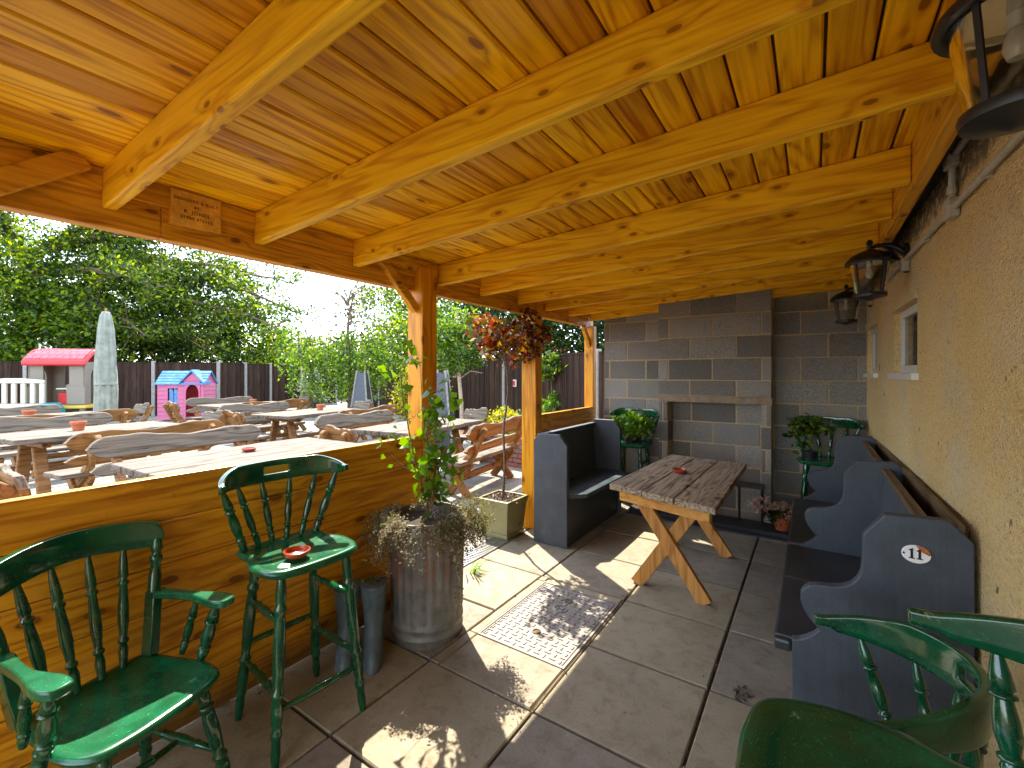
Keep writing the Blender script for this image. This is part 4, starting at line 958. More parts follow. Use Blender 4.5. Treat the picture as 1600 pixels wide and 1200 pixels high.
# grey and red playhouse on a coloured base; local frame x = width, y = depth, front is -y
px_, py_ = world_at(106, 12.8)
t = thing('red_roof_playhouse', (px_, py_, 0), 'taupe plastic playhouse with a faded red tiled roof beside the closed parasol', 'playhouse', local=True); rot(t, R(48))
B0 = .62
MB().box((0, 0, .34), (1.9, 1.25, .10)).build('platform', M['grn_pl'], t, bevel=.02); MB().box((0, 0, .55), (1.95, 1.3, .09)).build('deck', M['yel'], t, bevel=.02)
for x in (-.8, .8):
    for y in (-.5, .5): MB().box((x, y, .25), (.2, .2, .5), taper=.8).build('foot', M['taupe'], t, bevel=.02)
def archcut(x0, x1, z0, z1, xa, xb, za, zb):
    n_ = 10; A = [(xa + (xb - xa) * (.5 - .5 * math.cos(math.pi * k / n_)), zb - (xb - xa) / 2 + (xb - xa) / 2 * math.sin(math.pi * k / n_)) for k in range(n_ + 1)]
    return [(x0, z0), (xa, z0), (xa, za)] + ([] if 1 else []) + A + [(xb, za), (xb, z0), (x1, z0), (x1, z1), (x0, z1)]
def archwall(mb, x0, x1, z0, z1, xa, xb, zb, axis, a, b):
    # wall with arched door from z0 up; built of left, right and arch strips
    n_ = 12; r_ = (xb - xa) / 2; zc = zb - r_
    mb.prism([(x0, z0), (xa, z0), (xa, z1), (x0, z1)], axis, a, b); mb.prism([(xb, z0), (x1, z0), (x1, z1), (xb, z1)], axis, a, b)
    for k in range(n_):
        t0, t1 = math.pi * k / n_, math.pi * (k + 1) / n_
        p0 = (xa + r_ - r_ * math.cos(t0), zc + r_ * math.sin(t0)); p1 = (xa + r_ - r_ * math.cos(t1), zc + r_ * math.sin(t1))
        mb.prism([p0, p1, (p1[0], z1), (p0[0], z1)], axis, a, b)
H0, H1 = B0, 1.86
mb = MB()
for y in (-.60, .54): mb.lo((-.92, y, H0), (-.45, y + .06, H1 - .1)) ; mb.lo((.40, y, H0), (.92, y + .06, H1 - .1))
archwall(mb, -.6, .6, H0, H1 - .04, -.25, .25, 1.62, 0, -.93, -.87); archwall(mb, -.6, .6, H0, H1 - .04, -.25, .25, 1.62, 0, .87, .93)
mb.lo((-.98, -.66, H0), (-.38, -.60, 1.12)); mb.lo((.36, -.66, H0), (.96, -.60, 1.12))
mb.build('wall', M['taupe'], t, bevel=.012)
mb = MB(); prof_ = [(-.80, 1.74), (-.74, 1.70), (-.5, 1.88), (-.25, 2.02), (0, 2.06), (.25, 2.02), (.5, 1.88), (.74, 1.70), (.80, 1.74), (.78, 1.84), (.5, 2.03), (.25, 2.15), (0, 2.19), (-.25, 2.15), (-.5, 2.03), (-.78, 1.84)]
mb.prism(prof_, 0, -1.03, 1.03); mb.build('roof_rim', M['red'], t, bevel=.02)
mb = MB()
for sy in (1, -1):
    for r_, (y0, z0, y1, z1) in enumerate(((.72, 1.90, .54, 2.03), (.54, 2.02, .35, 2.125), (.35, 2.115, .17, 2.18), (.17, 2.175, 0, 2.205))):
        for k in range(8):
            x0 = -.96 + .24 * k + (.12 if r_ % 2 else 0); x1 = min(x0 + .225, .97)
            mb.add([(x0, y0 * sy, z0 - .02), (x1, y0 * sy, z0 - .02), (x1, y1 * sy, z1 - .02), (x0, y1 * sy, z1 - .02), (x0, y0 * sy, z0 + .014), (x1, y0 * sy, z0 + .014), (x1, y1 * sy, z1), (x0, y1 * sy, z1)], [(3, 2, 1, 0), (4, 5, 6, 7), (0, 1, 5, 4), (1, 2, 6, 5), (2, 3, 7, 6), (3, 0, 4, 7)])
mb.build('roof_tiles', M['redroof'], t)
def slotted(mb, x0, x1, z0, z1, y, n_, th=.05):
    w_ = (x1 - x0) / (2 * n_ + 1)
    for k in range(n_ + 1): mb.lo((x0 + 2 * k * w_ - (.0 if k else 0), y, z0 + .12), (x0 + (2 * k + 1) * w_, y + th, z1 - .12))
    mb.lo((x0, y, z0), (x1, y + th, z0 + .12))
    mb.prism([(x0, z1 - .12), (x1, z1 - .12), (x1, z1 - .03), ((x0 + x1) / 2 + .2, z1 + .02), ((x0 + x1) / 2 - .2, z1 + .02), (x0, z1 - .03)], 1, y, y + th)
mb = MB(); slotted(mb, -.42, .42, H0 + .02, 1.18, .56, 4); mb.build('rear_railing', M['cream'], t, bevel=.01)
MB().lathe([(.12, .0), (.10, .5), (.12, 1.1)], (.30, .2, .65), 14).build('inner_post', M['orange_pl'], t, smooth=True)
mb = MB(); mb.lo((-.05, -.45, .64), (.42, -.05, .94)); mb.build('red_bench', M['red'], t, bevel=.02); mb = MB(); mb.lo((-.10, -.5, 1.04), (.36, -.05, 1.08)); mb.build('table_flap', M['cream'], t, bevel=.01)
mb = MB(); mb.prism([(-1.0, .30), (-.6, .60), (.25, .64), (.55, .42), (.5, .28)], 0, .28, .75); o = mb.build('slide', M['teal'], t, bevel=.03); o.location = (-.4, -1.2, .05)
px_, py_ = world_at(20, 12.0)
t.scale = (.70, .70, 1)
t = thing('play_railing', (px_, py_, 0), 'cream plastic play fence with tall rounded slots, left of the red-roofed playhouse', 'railing', local=True); rot(t, R(40))
mb = MB(); slotted(mb, -.75, .75, .55, 1.34, 0, 6, .07); mb.build('slotted_panel', M['cream'], t, bevel=.02)
for x in (-.68, .68): MB().lo((x - .06, -.05, 0), (x + .06, .12, .56)).build('foot', M['cream'], t, bevel=.02)
# pink playhouse
px_, py_ = world_at(293, 14.3)
t = thing('pink_playhouse', (px_, py_, 0), 'pink plastic playhouse with a blue tiled roof and blue shutters against the fence', 'playhouse', local=True); rot(t, R(44))
Wd, Dp, Hh = 1.86, 1.15, 1.20
mb = MB()
def clap(mb, p0, p1, z0, z1, n_, th=.03):
    d = Vector((p1[0] - p0[0], p1[1] - p0[1], 0)); nn_ = Vector((d.y, -d.x, 0)).normalized()
    for k in range(n_):
        a, b = z0 + (z1 - z0) * k / n_, z0 + (z1 - z0) * (k + 1) / n_
        A, B = Vector((p0[0], p0[1], 0)), Vector((p1[0], p1[1], 0))
        P = [A + nn_ * th, B + nn_ * th, B, A, A + nn_ * th * .4, B + nn_ * th * .4, B, A]
        P = [Vector((p.x, p.y, a if i < 4 else b - .006)) for i, p in enumerate(P)]
        mb.add(P, [(3, 2, 1, 0), (4, 5, 6, 7), (0, 1, 5, 4), (1, 2, 6, 5), (2, 3, 7, 6), (3, 0, 4, 7)])
x0, x1, y0, y1 = -Wd / 2, Wd / 2, -Dp / 2, Dp / 2
# front: bay | window | bay | door arch | bay
for a, b, z0_, z1_, n_ in ((x0, -.52, .05, Hh, 9), (-.52, -.12, .05, .52, 4), (-.52, -.12, 1.03, Hh, 1), (-.12, .18, .05, Hh, 9), (.76, x1, .05, Hh, 9)): clap(mb, (a, y0), (b, y0), z0_, z1_, n_)
for a, b, z0_, z1_, n_ in ((-.5, -.28, .05, Hh, 9), (-.28, .22, .05, .5, 4), (-.28, .22, 1.03, Hh, 1), (.22, y1, .05, Hh, 9)): clap(mb, (x0, b), (x0, a), z0_, z1_, n_)
clap(mb, (x1, y0), (x1, y1), .05, Hh, 9)
mb.prism([(y0, Hh), (y1, Hh), (0, 1.52)], 0, x0 + .01, x0 + .04); mb.prism([(y0, Hh), (y1, Hh), (0, 1.52)], 0, x1 - .04, x1 - .01)
archwall(mb, .16, .80, .05, 1.26, .22, .74, 1.14, 1, y0 - .06, y0 - .02); mb.prism([(.10, 1.24), (.86, 1.24), (.48, 1.50)], 1, y0 - .06, y0 - .02)
mb.build('wall', M['pink'], t)
MB().lo((x0 + .05, y1 - .05, .05), (x1 - .05, y1, Hh)).build('rear_wall', M['red'], t)
MB().lo((.30, y1 - .09, .55), (.48, y1 - .055, 1.0)).build('rear_window', M['blue'], t)
def gable(mb, xa, xb, e):
    for s in (1, -1):
        for k in range(5):
            ya, yb = s * (e - (e) * k / 5), s * (e - e * (k + 1) / 5); za, zb = 1.14 + .42 * k / 5, 1.14 + .42 * (k + 1) / 5
            mb.add([(xa, ya, za), (xb, ya, za), (xb, yb, zb - .01), (xa, yb, zb - .01), (xa, ya, za + .035), (xb, ya, za + .035), (xb, yb, zb + .012), (xa, yb, zb + .012)], [(3, 2, 1, 0), (4, 5, 6, 7), (0, 1, 5, 4), (1, 2, 6, 5), (2, 3, 7, 6), (3, 0, 4, 7)])
mb = MB(); gable(mb, x0 - .08, x1 + .08, Dp / 2 + .10)
for s in (1, -1):
    xa, xb = .48 + s * .50, .48; mb.add([(xa, y0 - .16, 1.16), (xb, y0 - .16, 1.55), (xb, 0, 1.55), (xa, 0, 1.16), (xa, y0 - .16, 1.22), (xb, y0 - .16, 1.61), (xb, 0, 1.61), (xa, 0, 1.22)], [(3, 2, 1, 0), (4, 5, 6, 7), (0, 1, 5, 4), (1, 2, 6, 5), (2, 3, 7, 6), (3, 0, 4, 7)])
mb.build('roof', M['blue'], t)
for (cx, side) in ((-.32, 0), (-.03, 1)):
    for s in (-1, 1):
        n_ = 8; o_ = [(0, .52), (.16, .52)] + [(.16 * math.cos(math.pi / 2 * k / n_), .88 + .15 * math.sin(math.pi / 2 * k / n_)) for k in range(n_ + 1)]
        o_ = [(p[0] * (1 if side == 0 else 1), p[1]) for p in o_]
        if side == 0:
            MB().prism([(cx + (s * .2 if 0 else s * (.0) + (-.17 if s < 0 else .02)) + p[0], p[1]) for p in o_], 1, y0 + .05, y0 + .07).build('shutter', M['blue'], t)
        else:
            MB().prism([(-.03 + s * .26 + (p[0] - .08), p[1]) for p in o_], 0, x0 - .05, x0 - .03).build('shutter', M['blue'], t)

t.scale = (.70, .66, 1.0)
# ------------------------------------------------------------ closed parasol
px_, py_ = world_at(165.5, 10.6)
t = thing('closed_parasol', (px_, py_, 0), 'tall closed grey-green canvas parasol standing beside the red-roofed playhouse', 'parasol', local=True)
mb = MB(); mb.lathe([(.16, .50), (.20, .62), (.195, 1.1), (.185, 1.5), (.165, 2.0), (.14, 2.5), (.10, 2.86), (.06, 2.96), (.0, 2.98)], (0, 0, 0), 40, rf=lambda a, r, z: r * (1 + .15 * math.sin(8 * a + z * 1.6) + .06 * math.sin(19 * a - z * 2)))
mb.build('canopy', M['umb'], t, smooth=True, ang=180); MB().lathe([(.212, 1.22), (.216, 1.225), (.216, 1.275), (.21, 1.28)], (0, 0, 0), 30).build('tie_strap', M['umb'], t, smooth=True); MB().lathe([(.024, 0), (.024, 3.05)], (0, 0, 0), 12).build('pole', M['w_brown'], t, smooth=True); MB().lathe([(.30, 0), (.30, .06), (.08, .10), (.05, .3), (0, .3)], (0, 0, 0), 24).build('base', M['concpost'], t, smooth=True)

# ------------------------------------------------------------ pyramid patio heaters
def heater(px, d, lab):
    x, y = world_at(px, d); t = thing('patio_heater', (x, y, 0), lab, 'patio heater', 'grey pyramid patio heaters', R(30), local=True)
    MB().box((0, 0, .42), (.52, .52, .80), taper=.92).build('base_cabinet', M['heater'], t, bevel=.01)
    for sx in (1, -1):
        for sy in (1, -1): MB().bar((sx * .27, sy * .27, 0), (sx * .10, sy * .10, 1.95), .028, .028).build('corner_leg', M['concpost'], t)
    MB().box((0, 0, 1.35), (.40, .40, 1.05), taper=.45).build('mesh_guard', M['heater'], t); MB().lathe([(.06, .82), (.06, 1.9)], (0, 0, 0), 14).build('flame_tube', M['dkmesh'], t, smooth=True)
    t.scale = (1, 1, .80); return t
heater(566, 11.2, 'grey pyramid patio heater beside the weeping birch trunk'); heater(690, 9.2, 'grey pyramid patio heater half hidden behind the near shelter post')
for x, d, dx in ((603, 11.0, 0),):
    pass

# ------------------------------------------------------------ raised brick bed at right
t = thing('brick_planter', (-4.3, 6.2, 0), 'low raised brick bed with plants, beyond the second shelter post', 'planter')
mb = MB(); k = 0
def brickrun(mb, p0, p1, h, th=.10):
    A, B = Vector((p0[0], p0[1], 0)), Vector((p1[0], p1[1], 0)); d = B - A; L = d.length; d.normalize(); an = math.atan2(d.y, d.x); n_ = int(h / .075)
    for r_ in range(n_):
        s = -.11 * (r_ % 2)
        while s < L:
            a, b = max(s, 0), min(s + .215, L); s += .225
            if b - a < .03: continue
            p = A + d * (a + b) / 2; mb.box((p.x, p.y, r_ * .075 + .036), (b - a, th, .064), an)
brickrun(mb, (-4.75, 6.05), (-3.2, 5.85), .45); brickrun(mb, (-4.80, 6.1), (-5.1, 6.9), .45)
mb.build('bricks', M['brick'], t); mb = MB(); mb.prism([(-4.78, 6.09), (-3.2, 5.90), (-3.2, 7.0), (-5.0, 7.2)], 2, 0, .40); mb.build('soil', M['soil'], t)
mb = MB(); mb.box((-3.97, 5.95, .47), (1.6, .14, .035), math.atan2(-.2, 1.55)); mb.build('coping', M['lintel'], t)

# ------------------------------------------------------------ bin, boots, planter box
BX, BY, BR = -1.87, 1.88, .205
t = thing('galvanised_bin', (BX, BY, 0), 'rusty galvanised dustbin used as a planter at the foot of the near shelter post', 'bin')
mb = MB(); corr = lambda a, r, z: r * (1 + (.030 * math.sin(26 * a) if .13 < z < .58 else 0))
mb.lathe([(BR * .96, 0), (BR * .97, .03), (BR * 1.01, .04), (BR * 1.01, .05), (BR * .97, .06), (BR * .98, .085), (BR * 1.02, .095), (BR * 1.02, .105), (BR * .98, .12), (BR * .985, .14), (BR, .35), (BR * 1.03, .57), (BR * 1.04, .60), (BR * 1.07, .61), (BR * 1.07, .625), (BR * 1.04, .635), (BR * 1.05, .66), (BR * 1.085, .67), (BR * 1.085, .68), (BR * 1.03, .68), (BR * 1.0, .62), (0, .62)], (BX, BY, 0), 112, rf=corr)
mb.build('body', M['galv'], t, smooth=True, ang=50)
MB().lathe([(BR * .99, 0), (BR * .9, .02), (0, .03)], (BX, BY, .62), 30).build('soil', M['soil'], t)
for a in (R(200), R(20)): pass
# trailing plant in the bin
t = thing('trailing_plant', (BX, BY, .64), 'dry grey trailing plant spilling over the rim of the galvanised bin', 'plant')
P = []; tw = MB()
for k in range(120):
    a = rnd.uniform(-2.9, .9) if k < 88 else rnd.uniform(-.6, 1.0); L = rnd.uniform(.04, .20) * (1.0 if -2.4 < a < -.3 else .8)
    p = Vector((BX + BR * .85 * math.cos(a), BY + BR * .85 * math.sin(a), .655 + rnd.uniform(0, .04))); d = Vector((math.cos(a), math.sin(a), rnd.uniform(.1, .9))).normalized(); pts = [p.copy()]; st_ = L / 7 + .008
    for j in range(8):
        d = (d + Vector((rnd.gauss(0, .26), rnd.gauss(0, .26), -.25 - .04 * j))).normalized(); p = p + d * st_
        rr = math.hypot(p.x - BX, p.y - BY)
        if rr < BR * 1.09 and p.z < .69: p.x = BX + (p.x - BX) / rr * BR * 1.10; p.y = BY + (p.y - BY) / rr * BR * 1.10
        pts.append(p.copy())
        for _ in range(9): P.append((p.x + rnd.gauss(0, .014), p.y + rnd.gauss(0, .014), p.z + rnd.gauss(0, .014)))
    tw.tube(pts, [.0016] * len(pts), 4, caps=False)
tw.build('stems', M['stem'], t); P = np.array(P); n1 = len(P) * 6 // 10
leaves(P[:n1], .013, M['l_grey'], 'leaves', t, .6); 
c = clumps((BX + .20, BY + .12, .66), (.16, .13, .12), 26, 55, .028); leaves(c, .014, M['l_olive'], 'olive_foliage', t, .6)
leaves(P[n1:], .013, M['l_olive'], 'leaves', t, .6)
for (a, L) in ((-1.95, .42), (-.1, .45), (.05, .42)):
    q = Vector((BX + BR * 1.12 * math.cos(a), BY + BR * 1.12 * math.sin(a), .66)); P = []
    for j in range(34): q = q + Vector((rnd.gauss(0, .003), rnd.gauss(0, .003), -L / 34)); P += [(q.x + rnd.gauss(0, .008), q.y + rnd.gauss(0, .008), q.z) for _ in range(3)]
    leaves(P, .016, M['l_grey'], 'hanging_strand', t, .7)
# broad-leaved shrub rising from the bin
t = thing('leafy_shrub', (BX - .02, BY + .02, .64), 'green broad-leaved shrub growing up the near shelter post out of the bin', 'plant')
mb = MB(); LP = []
base = Vector((BX - .01, BY + .01, .63))
def shoot(p, d, L, r, n_=9, wob=.1, lf=.6):
    p = Vector(p); d = Vector(d).normalized(); pts = [p.copy()]
    for j in range(n_):
        d = (d + Vector((rnd.gauss(0, wob), rnd.gauss(0, wob), .05))).normalized(); p = p + d * L / n_; pts.append(p.copy())
        if rnd.random() < lf and j > 0:
            for _ in range(rnd.choice((1, 2, 2))): LP.append(p + Vector([rnd.gauss(0, .028) for _ in range(3)]))
    mb.tube(pts, [r * (1 - .75 * j / n_) for j in range(n_ + 1)], 6, caps=False); return pts
for k in range(5):
    a = rnd.uniform(0, 6.28); s = shoot(base, (math.cos(a) * .12, math.sin(a) * .12, 1), rnd.uniform(.45, .92), .007, 12, .08, .7)
    for q in s[4::2]: shoot(q, (rnd.gauss(0, .8), rnd.gauss(0, .8), .5), rnd.uniform(.08, .2), .003, 5, .2, .95)
s = shoot(base + Vector((0, 0, .2)), (-.10, -.02, 1), .72, .005, 10, .04, .8); shoot(s[-1], (-.5, -.4, .6), .12, .003, 4, .1, 1)
s = shoot(base + Vector((0, 0, .25)), (-.35, -.55, .28), .30, .004, 6, .08, .8)
shoot(base, (.25, .18, 1), .66, .005, 10, .04, .35); shoot(base, (.1, .3, 1), .60, .004, 10, .04, .35)
mb.build('stems', M['stem'], t, smooth=True)
C = []
for p in LP: C += [(p + Vector([rnd.gauss(0, .02) for _ in range(3)])).to_tuple() for _ in range(1)]
leaves(C, .060, M['l_hazel'], 'leaves', t, .78, droop=.5, fold=.5)
def boots(loc, rz, lab):
    t = thing('wellington_boot', loc, lab, 'boot', 'pair of boots by the bin', rz, local=True)
    mb = MB(); pts = [((.02, .0, .012), .0), ]; rings = [(.035, .0, 0, .125, .052), (.035, .0, .03, .122, .050), (.02, 0, .07, .105, .050), (-.01, 0, .11, .068, .050), (-.028, 0, .16, .052, .050), (-.03, 0, .25, .058, .058), (-.028, 0, .33, .066, .066), (-.028, 0, .372, .068, .068), (-.028, 0, .372, .060, .060), (-.028, 0, .33, .058, .058)]
    n_ = 24; P = []
    for cx, cy, z, a, b in rings:
        for k in range(n_):
            th = 2 * math.pi * k / n_; xx = math.cos(th); P.append((cx + a * xx, cy + b * math.sin(th) * (1 - .18 * (xx < -.2 and z < .1)), z))
    fs = [tuple(range(n_))[::-1]]
    for i in range(len(rings) - 1):
        for k in range(n_): k2 = (k + 1) % n_; fs.append((i * n_ + k, i * n_ + k2, (i + 1) * n_ + k2, (i + 1) * n_ + k))
    fs.append(tuple(range((len(rings) - 1) * n_, len(rings) * n_))); mb.add(P, fs); mb.build('boot_body', M['boot'], t, smooth=True, ang=60)
    MB().lathe([(.0605, .0), (.03, .012), (0, .014)], (-.028, 0, .352), 18).build('soil', M['blackslab'], t); leaves(nrg.normal(size=(90, 3)) * np.array([.024, .024, .010]) + np.array([-.028, 0, .372]), .024, M['l_olive'], 'weeds', t, .6)  # soil disc is black: the dark of the boot opening is put into its colour
    MB().lathe([(.0695, .352), (.0705, .354), (.0705, .374), (.0695, .376)], (-.028, 0, 0), 24).build('top_band', M['boot'], t, smooth=True); return t
bt = boots((-1.93, 1.545, 0), R(-42), 'right-hand one of the two blue-grey rubber boots planted with weeds, touching the bin')
boots((-2.035, 1.455, 0), R(-42), 'left-hand one of the two blue-grey rubber boots planted with weeds, nearer the stool')

PBX, PBY = -2.40, 3.40
t = thing('planter_box', (PBX, PBY, 0), 'square olive-yellow glazed planter holding the slim copper-leaved tree', 'planter')
def frus(b0, b1, z0, z1): 
    return [(PBX + sx * b * .5, PBY + sy * b * .5, z) for b, z in ((b0, z0), (b1, z1)) for sx, sy in ((-1, -1), (1, -1), (1, 1), (-1, 1))]
BF = [(3, 2, 1, 0), (4, 5, 6, 7), (0, 1, 5, 4), (1, 2, 6, 5), (2, 3, 7, 6), (3, 0, 4, 7)]
MB().add(frus(.275, .32, .045, .285), BF).build('body', M['planter'], t, bevel=.004); MB().add(frus(.285, .290, .0, .044), BF).build('foot_band', M['planter'], t, bevel=.004)
mb = MB(); b0, b1, bi = .330, .345, .30
P = frus(b0, b1, .286, .35) + frus(bi, bi, .30, .352)
mb.add(P, [(3, 2, 1, 0), (0, 1, 5, 4), (1, 2, 6, 5), (2, 3, 7, 6), (3, 0, 4, 7), (4, 5, 13, 12), (5, 6, 14, 13), (6, 7, 15, 14), (7, 4, 12, 15), (9, 8, 12, 13), (10, 9, 13, 14), (11, 10, 14, 15), (8, 11, 15, 12)]); mb.build('rim', M['planter'], t, bevel=.003)
MB().add(frus(.299, .299, .3, .335), BF).build('soil', M['soil'], t); leaves(nrg.normal(size=(260, 3)) * np.array([.075, .075, .006]) + np.array([PBX, PBY, .342]), .022, leafm('dry_bark_chips', [(.10, .05, .025), (.22, .12, .06), (.05, .03, .02)], 0), 'bark_chips', t, .7)
t = thing('copper_leaved_tree', (PBX, PBY, .34), 'slim standard tree with a round copper-purple leafed head beside the second shelter post', 'tree')
mb = MB(); q = [(PBX, PBY, .335)]
for k in range(9): q.append((PBX + .012 * math.sin(k * 1.3) + .006 * k, PBY + .010 * math.cos(k), .34 + 1.24 * (k + 1) / 9))
mb.tube(q, [.014 - .0007 * k for k in range(10)], 9)
top = Vector(q[-1])
for k in range(16):
    a = k * 2.4; e = top + Vector((.30 * math.cos(a) * rnd.uniform(.5, 1), .30 * math.sin(a) * rnd.uniform(.5, 1), rnd.uniform(.12, .42))); mb.tube([top, top.lerp(e, .5) + Vector((0, 0, .05)), e], [.006, .004, .002], 5, caps=False)
mb.build('trunk', M['trunk'], t, smooth=True)
c = clumps((PBX + .05, PBY + .02, 1.84), (.36, .36, .23), 52, 20, .055, .3); leaves(c, .055, M['l_red'], 'crown', t, .75, fold=.5)
c = clumps((PBX + .26, PBY + .10, 1.88), (.12, .14, .22), 12, 20, .04, .3); leaves(c, .05, M['l_red'], 'crown', t, .75, fold=.5)
# plants standing on the far stools
t = thing('potted_plant', (-1.66, 4.82, .735), 'bushy light green plant standing on the stool by the short pew', 'plant'); MB().lathe([(.07, .736), (.085, .80), (0, .80)], (-1.66, 4.82, 0), 18).build('pot', M['black'], t, smooth=True)
leaves(clumps((-1.66, 4.80, .93), (.20, .16, .13), 46, 26, .035, .35), .042, M['l_hazel'], 'foliage', t, .75)
t = thing('potted_plant', (-.02, 4.80, .735), 'sparse dark plant standing on the stool in the far right corner', 'plant'); MB().lathe([(.05, .736), (.06, .80), (0, .80)], (-.02, 4.80, 0), 18).build('pot', M['black'], t, smooth=True)
leaves(clumps((-.03, 4.78, .96), (.14, .12, .14), 18, 18, .04, .35), .05, M['l_ash'], 'foliage', t, .6)
# plants in the brick bed and along the fences
def shrub(name, loc, label, mats, rad, nc, per, spread, size, stems=True, cat_='plant', cz=None):
    t = thing(name, loc, label, cat_); x, y, z = loc; cz = cz if cz is not None else rad[2]
    if stems:
        mb = MB()
        for k in range(7):
            a = k * .9; mb.tube([(x, y, z), (x + .3 * rad[0] * math.cos(a), y + .3 * rad[1] * math.sin(a), z + cz * .6), (x + .7 * rad[0] * math.cos(a), y + .7 * rad[1] * math.sin(a), z + cz * 1.3)], [.012, .008, .003], 5, caps=False)
        mb.build('stems', M['stem'], t)
    leaves(clumps((x, y, z + cz), rad, nc, per, spread, .35), size, M[mats], 'foliage', t, .6); return t
shrub('flowering_bush', (-4.42, 6.25, .40), 'small yellow-green bush at the left end of the raised brick bed', 'l_yellow', (.36, .32, .26), 40, 40, .06, .05)
t = shrub('flowering_bush', (-3.75, 6.2, .40), 'dark green bush with red flowers in the raised brick bed', 'l_ash', (.34, .26, .24), 30, 36, .06, .05)
leaves(clumps((-3.75, 6.15, .72), (.30, .2, .14), 12, 8, .04), .05, M['l_fl'], 'flowers', t, .9)
x, y = world_at(655, 12.8); shrub('golden_shrub', (x, y, 0), 'tall golden-yellow shrub just left of the near shelter post', 'l_yellow', (.75, .55, 1.0), 90, 70, .13, .085, cz=1.0)
x, y = world_at(489, 15.2); shrub('silvery_shrub', (x, y, 0), 'narrow silvery-green shrub against the fence, left of the weeping birch', 'l_silver', (.42, .4, .85), 60, 40, .09, .10, cz=.85)
x, y = world_at(862, 9.0); t = shrub('climbing_plant', (x, y, 0), 'climbing plant on the fence beyond the second shelter post', 'l_hazel', (.16, .12, .38), 20, 16, .06, .09, cz=.75)
leaves(clumps((x - .05, y, 1.62), (.26, .16, .24), 24, 24, .07), .09, M['l_ash'], 'foliage', t, .6); mb = MB(); mb.tube([(x, y, 0), (x + .05, y, .8), (x - .05, y, 1.6)], [.01, .008, .004], 6); mb.build('stems', M['stem'], t)

# ------------------------------------------------------------ trees
def wpt(px, d): x, y = world_at(px, d); return (x, y, 0)
# weeping birch
bx, by, _ = wpt(545, 12.3)
t = thing('weeping_birch', (bx, by, 0), 'weeping birch with arching bare top twigs behind the picnic tables', 'tree'); mb = MB()
mb.tube([(bx, by, 0), (bx + .05, by, 1.2), (bx - .06, by, 2.2), (bx - .02, by, 3.0), (bx + .1, by + .05, 3.55), (bx + .2, by + .1, 3.72)], [.06, .052, .045, .035, .024, .014], 8)
P = []
for k in range(34):
    a = k * 2.39; z0 = rnd.uniform(2.1, 3.65); rr = rnd.uniform(.7, 1.85); up = rnd.uniform(.05, .3)
    p0 = Vector((bx, by, z0)); q = [p0, p0 + Vector((math.cos(a) * rr * .35, math.sin(a) * rr * .35, up + .1)), p0 + Vector((math.cos(a) * rr * .75, math.sin(a) * rr * .75, up)), p0 + Vector((math.cos(a) * rr, math.sin(a) * rr, -.25))]
    e = q[-1]; zl = rnd.uniform(.85, 1.7); q += [Vector((e.x + rnd.gauss(0, .08), e.y, (e.z + zl) / 2)), Vector((e.x + rnd.gauss(0, .1), e.y, zl))]
    mb.tube(q, [.018, .012, .008, .006, .004, .003], 5, caps=False)
    if z0 < 2.75:
        for s in range(rnd.randint(11, 16)):
            f = rnd.uniform(.45, 1); s0 = p0.lerp(e, f) + Vector((rnd.gauss(0, .12), rnd.gauss(0, .12), .05)); L = rnd.uniform(.5, 1.5)
            for j in range(int(L / .028)):
                if s0.z - j * .028 < .75: break
                P.append((s0.x + rnd.gauss(0, .045), s0.y + rnd.gauss(0, .045), s0.z - j * .028))
    else:
        for j in range(14): P.append((e.x + rnd.gauss(0, .05), e.y + rnd.gauss(0, .05), e.z - j * .07))
for k, (a, rr_, zz_, dn) in enumerate([(.4, 1.0, 3.6, 1.3), (1.0, .7, 3.7, 1.0), (2.6, 1.15, 3.35, 1.2), (3.4, .8, 3.6, 1.1), (-.5, .9, 3.55, 1.2), (.1, 1.3, 3.3, 1.0), (3.0, 1.4, 3.1, 1.2), (-1.6, .8, 3.5, 1.0), (.6, .5, 3.72, 1.2)]):
    c_ = Vector((math.cos(YAW) * math.cos(a) - math.sin(YAW) * math.sin(a), math.sin(YAW) * math.cos(a) + math.cos(YAW) * math.sin(a), 0)); p0 = Vector((bx, by, zz_ - .15)); q = [p0 + c_ * rr_ * (1 - math.cos(u * 1.57)) + Vector((0, 0, .38 * math.sin(u * 1.57 * 1.35))) for u in (0, .25, .5, .75, 1)]
    q.append(q[-1] + c_ * .10 - Vector((0, 0, dn * .45))); q.append(q[-1] - Vector((0, 0, dn * .55))); mb.tube(q, [.016, .014, .012, .010, .008, .006, .004], 5, caps=False)
    for j in range(26): e = q[4].lerp(q[6], rnd.random()); P.append((e.x + rnd.gauss(0, .05), e.y + rnd.gauss(0, .05), e.z))
mb.build('trunk', M['trunk'], t, smooth=True); leaves(P, .085, M['l_birch'], 'crown', t, .6, droop=.8)
# small birch right of the near post
bx, by, _ = wpt(722, 10.2)
t = thing('young_birch', (bx, by, 0), 'young birch with a leaning pale trunk, between the two shelter posts', 'tree'); mb = MB()
mb.tube([(bx, by, 0), (bx - .02, by, .8), (bx - .10, by, 1.5), (bx - .16, by, 2.2), (bx - .14, by, 2.9)], [.05, .045, .04, .03, .015], 8)
for k in range(16):
    a = k * 2.4; z0 = 1.35 + .1 * k; mb.tube([(bx - .1, by, z0), (bx - .1 + .35 * math.cos(a), by + .35 * math.sin(a), z0 + .2), (bx - .1 + .7 * math.cos(a), by + .7 * math.sin(a), z0 + .15)], [.012, .008, .004], 5, caps=False)
mb.build('trunk', M['trunk_b'], t, smooth=True)
leaves(clumps((bx - .12, by, 2.25), (.75, .7, .75), 110, 60, .12, .3), .075, M['l_birch'], 'crown', t, .6, droop=.5)
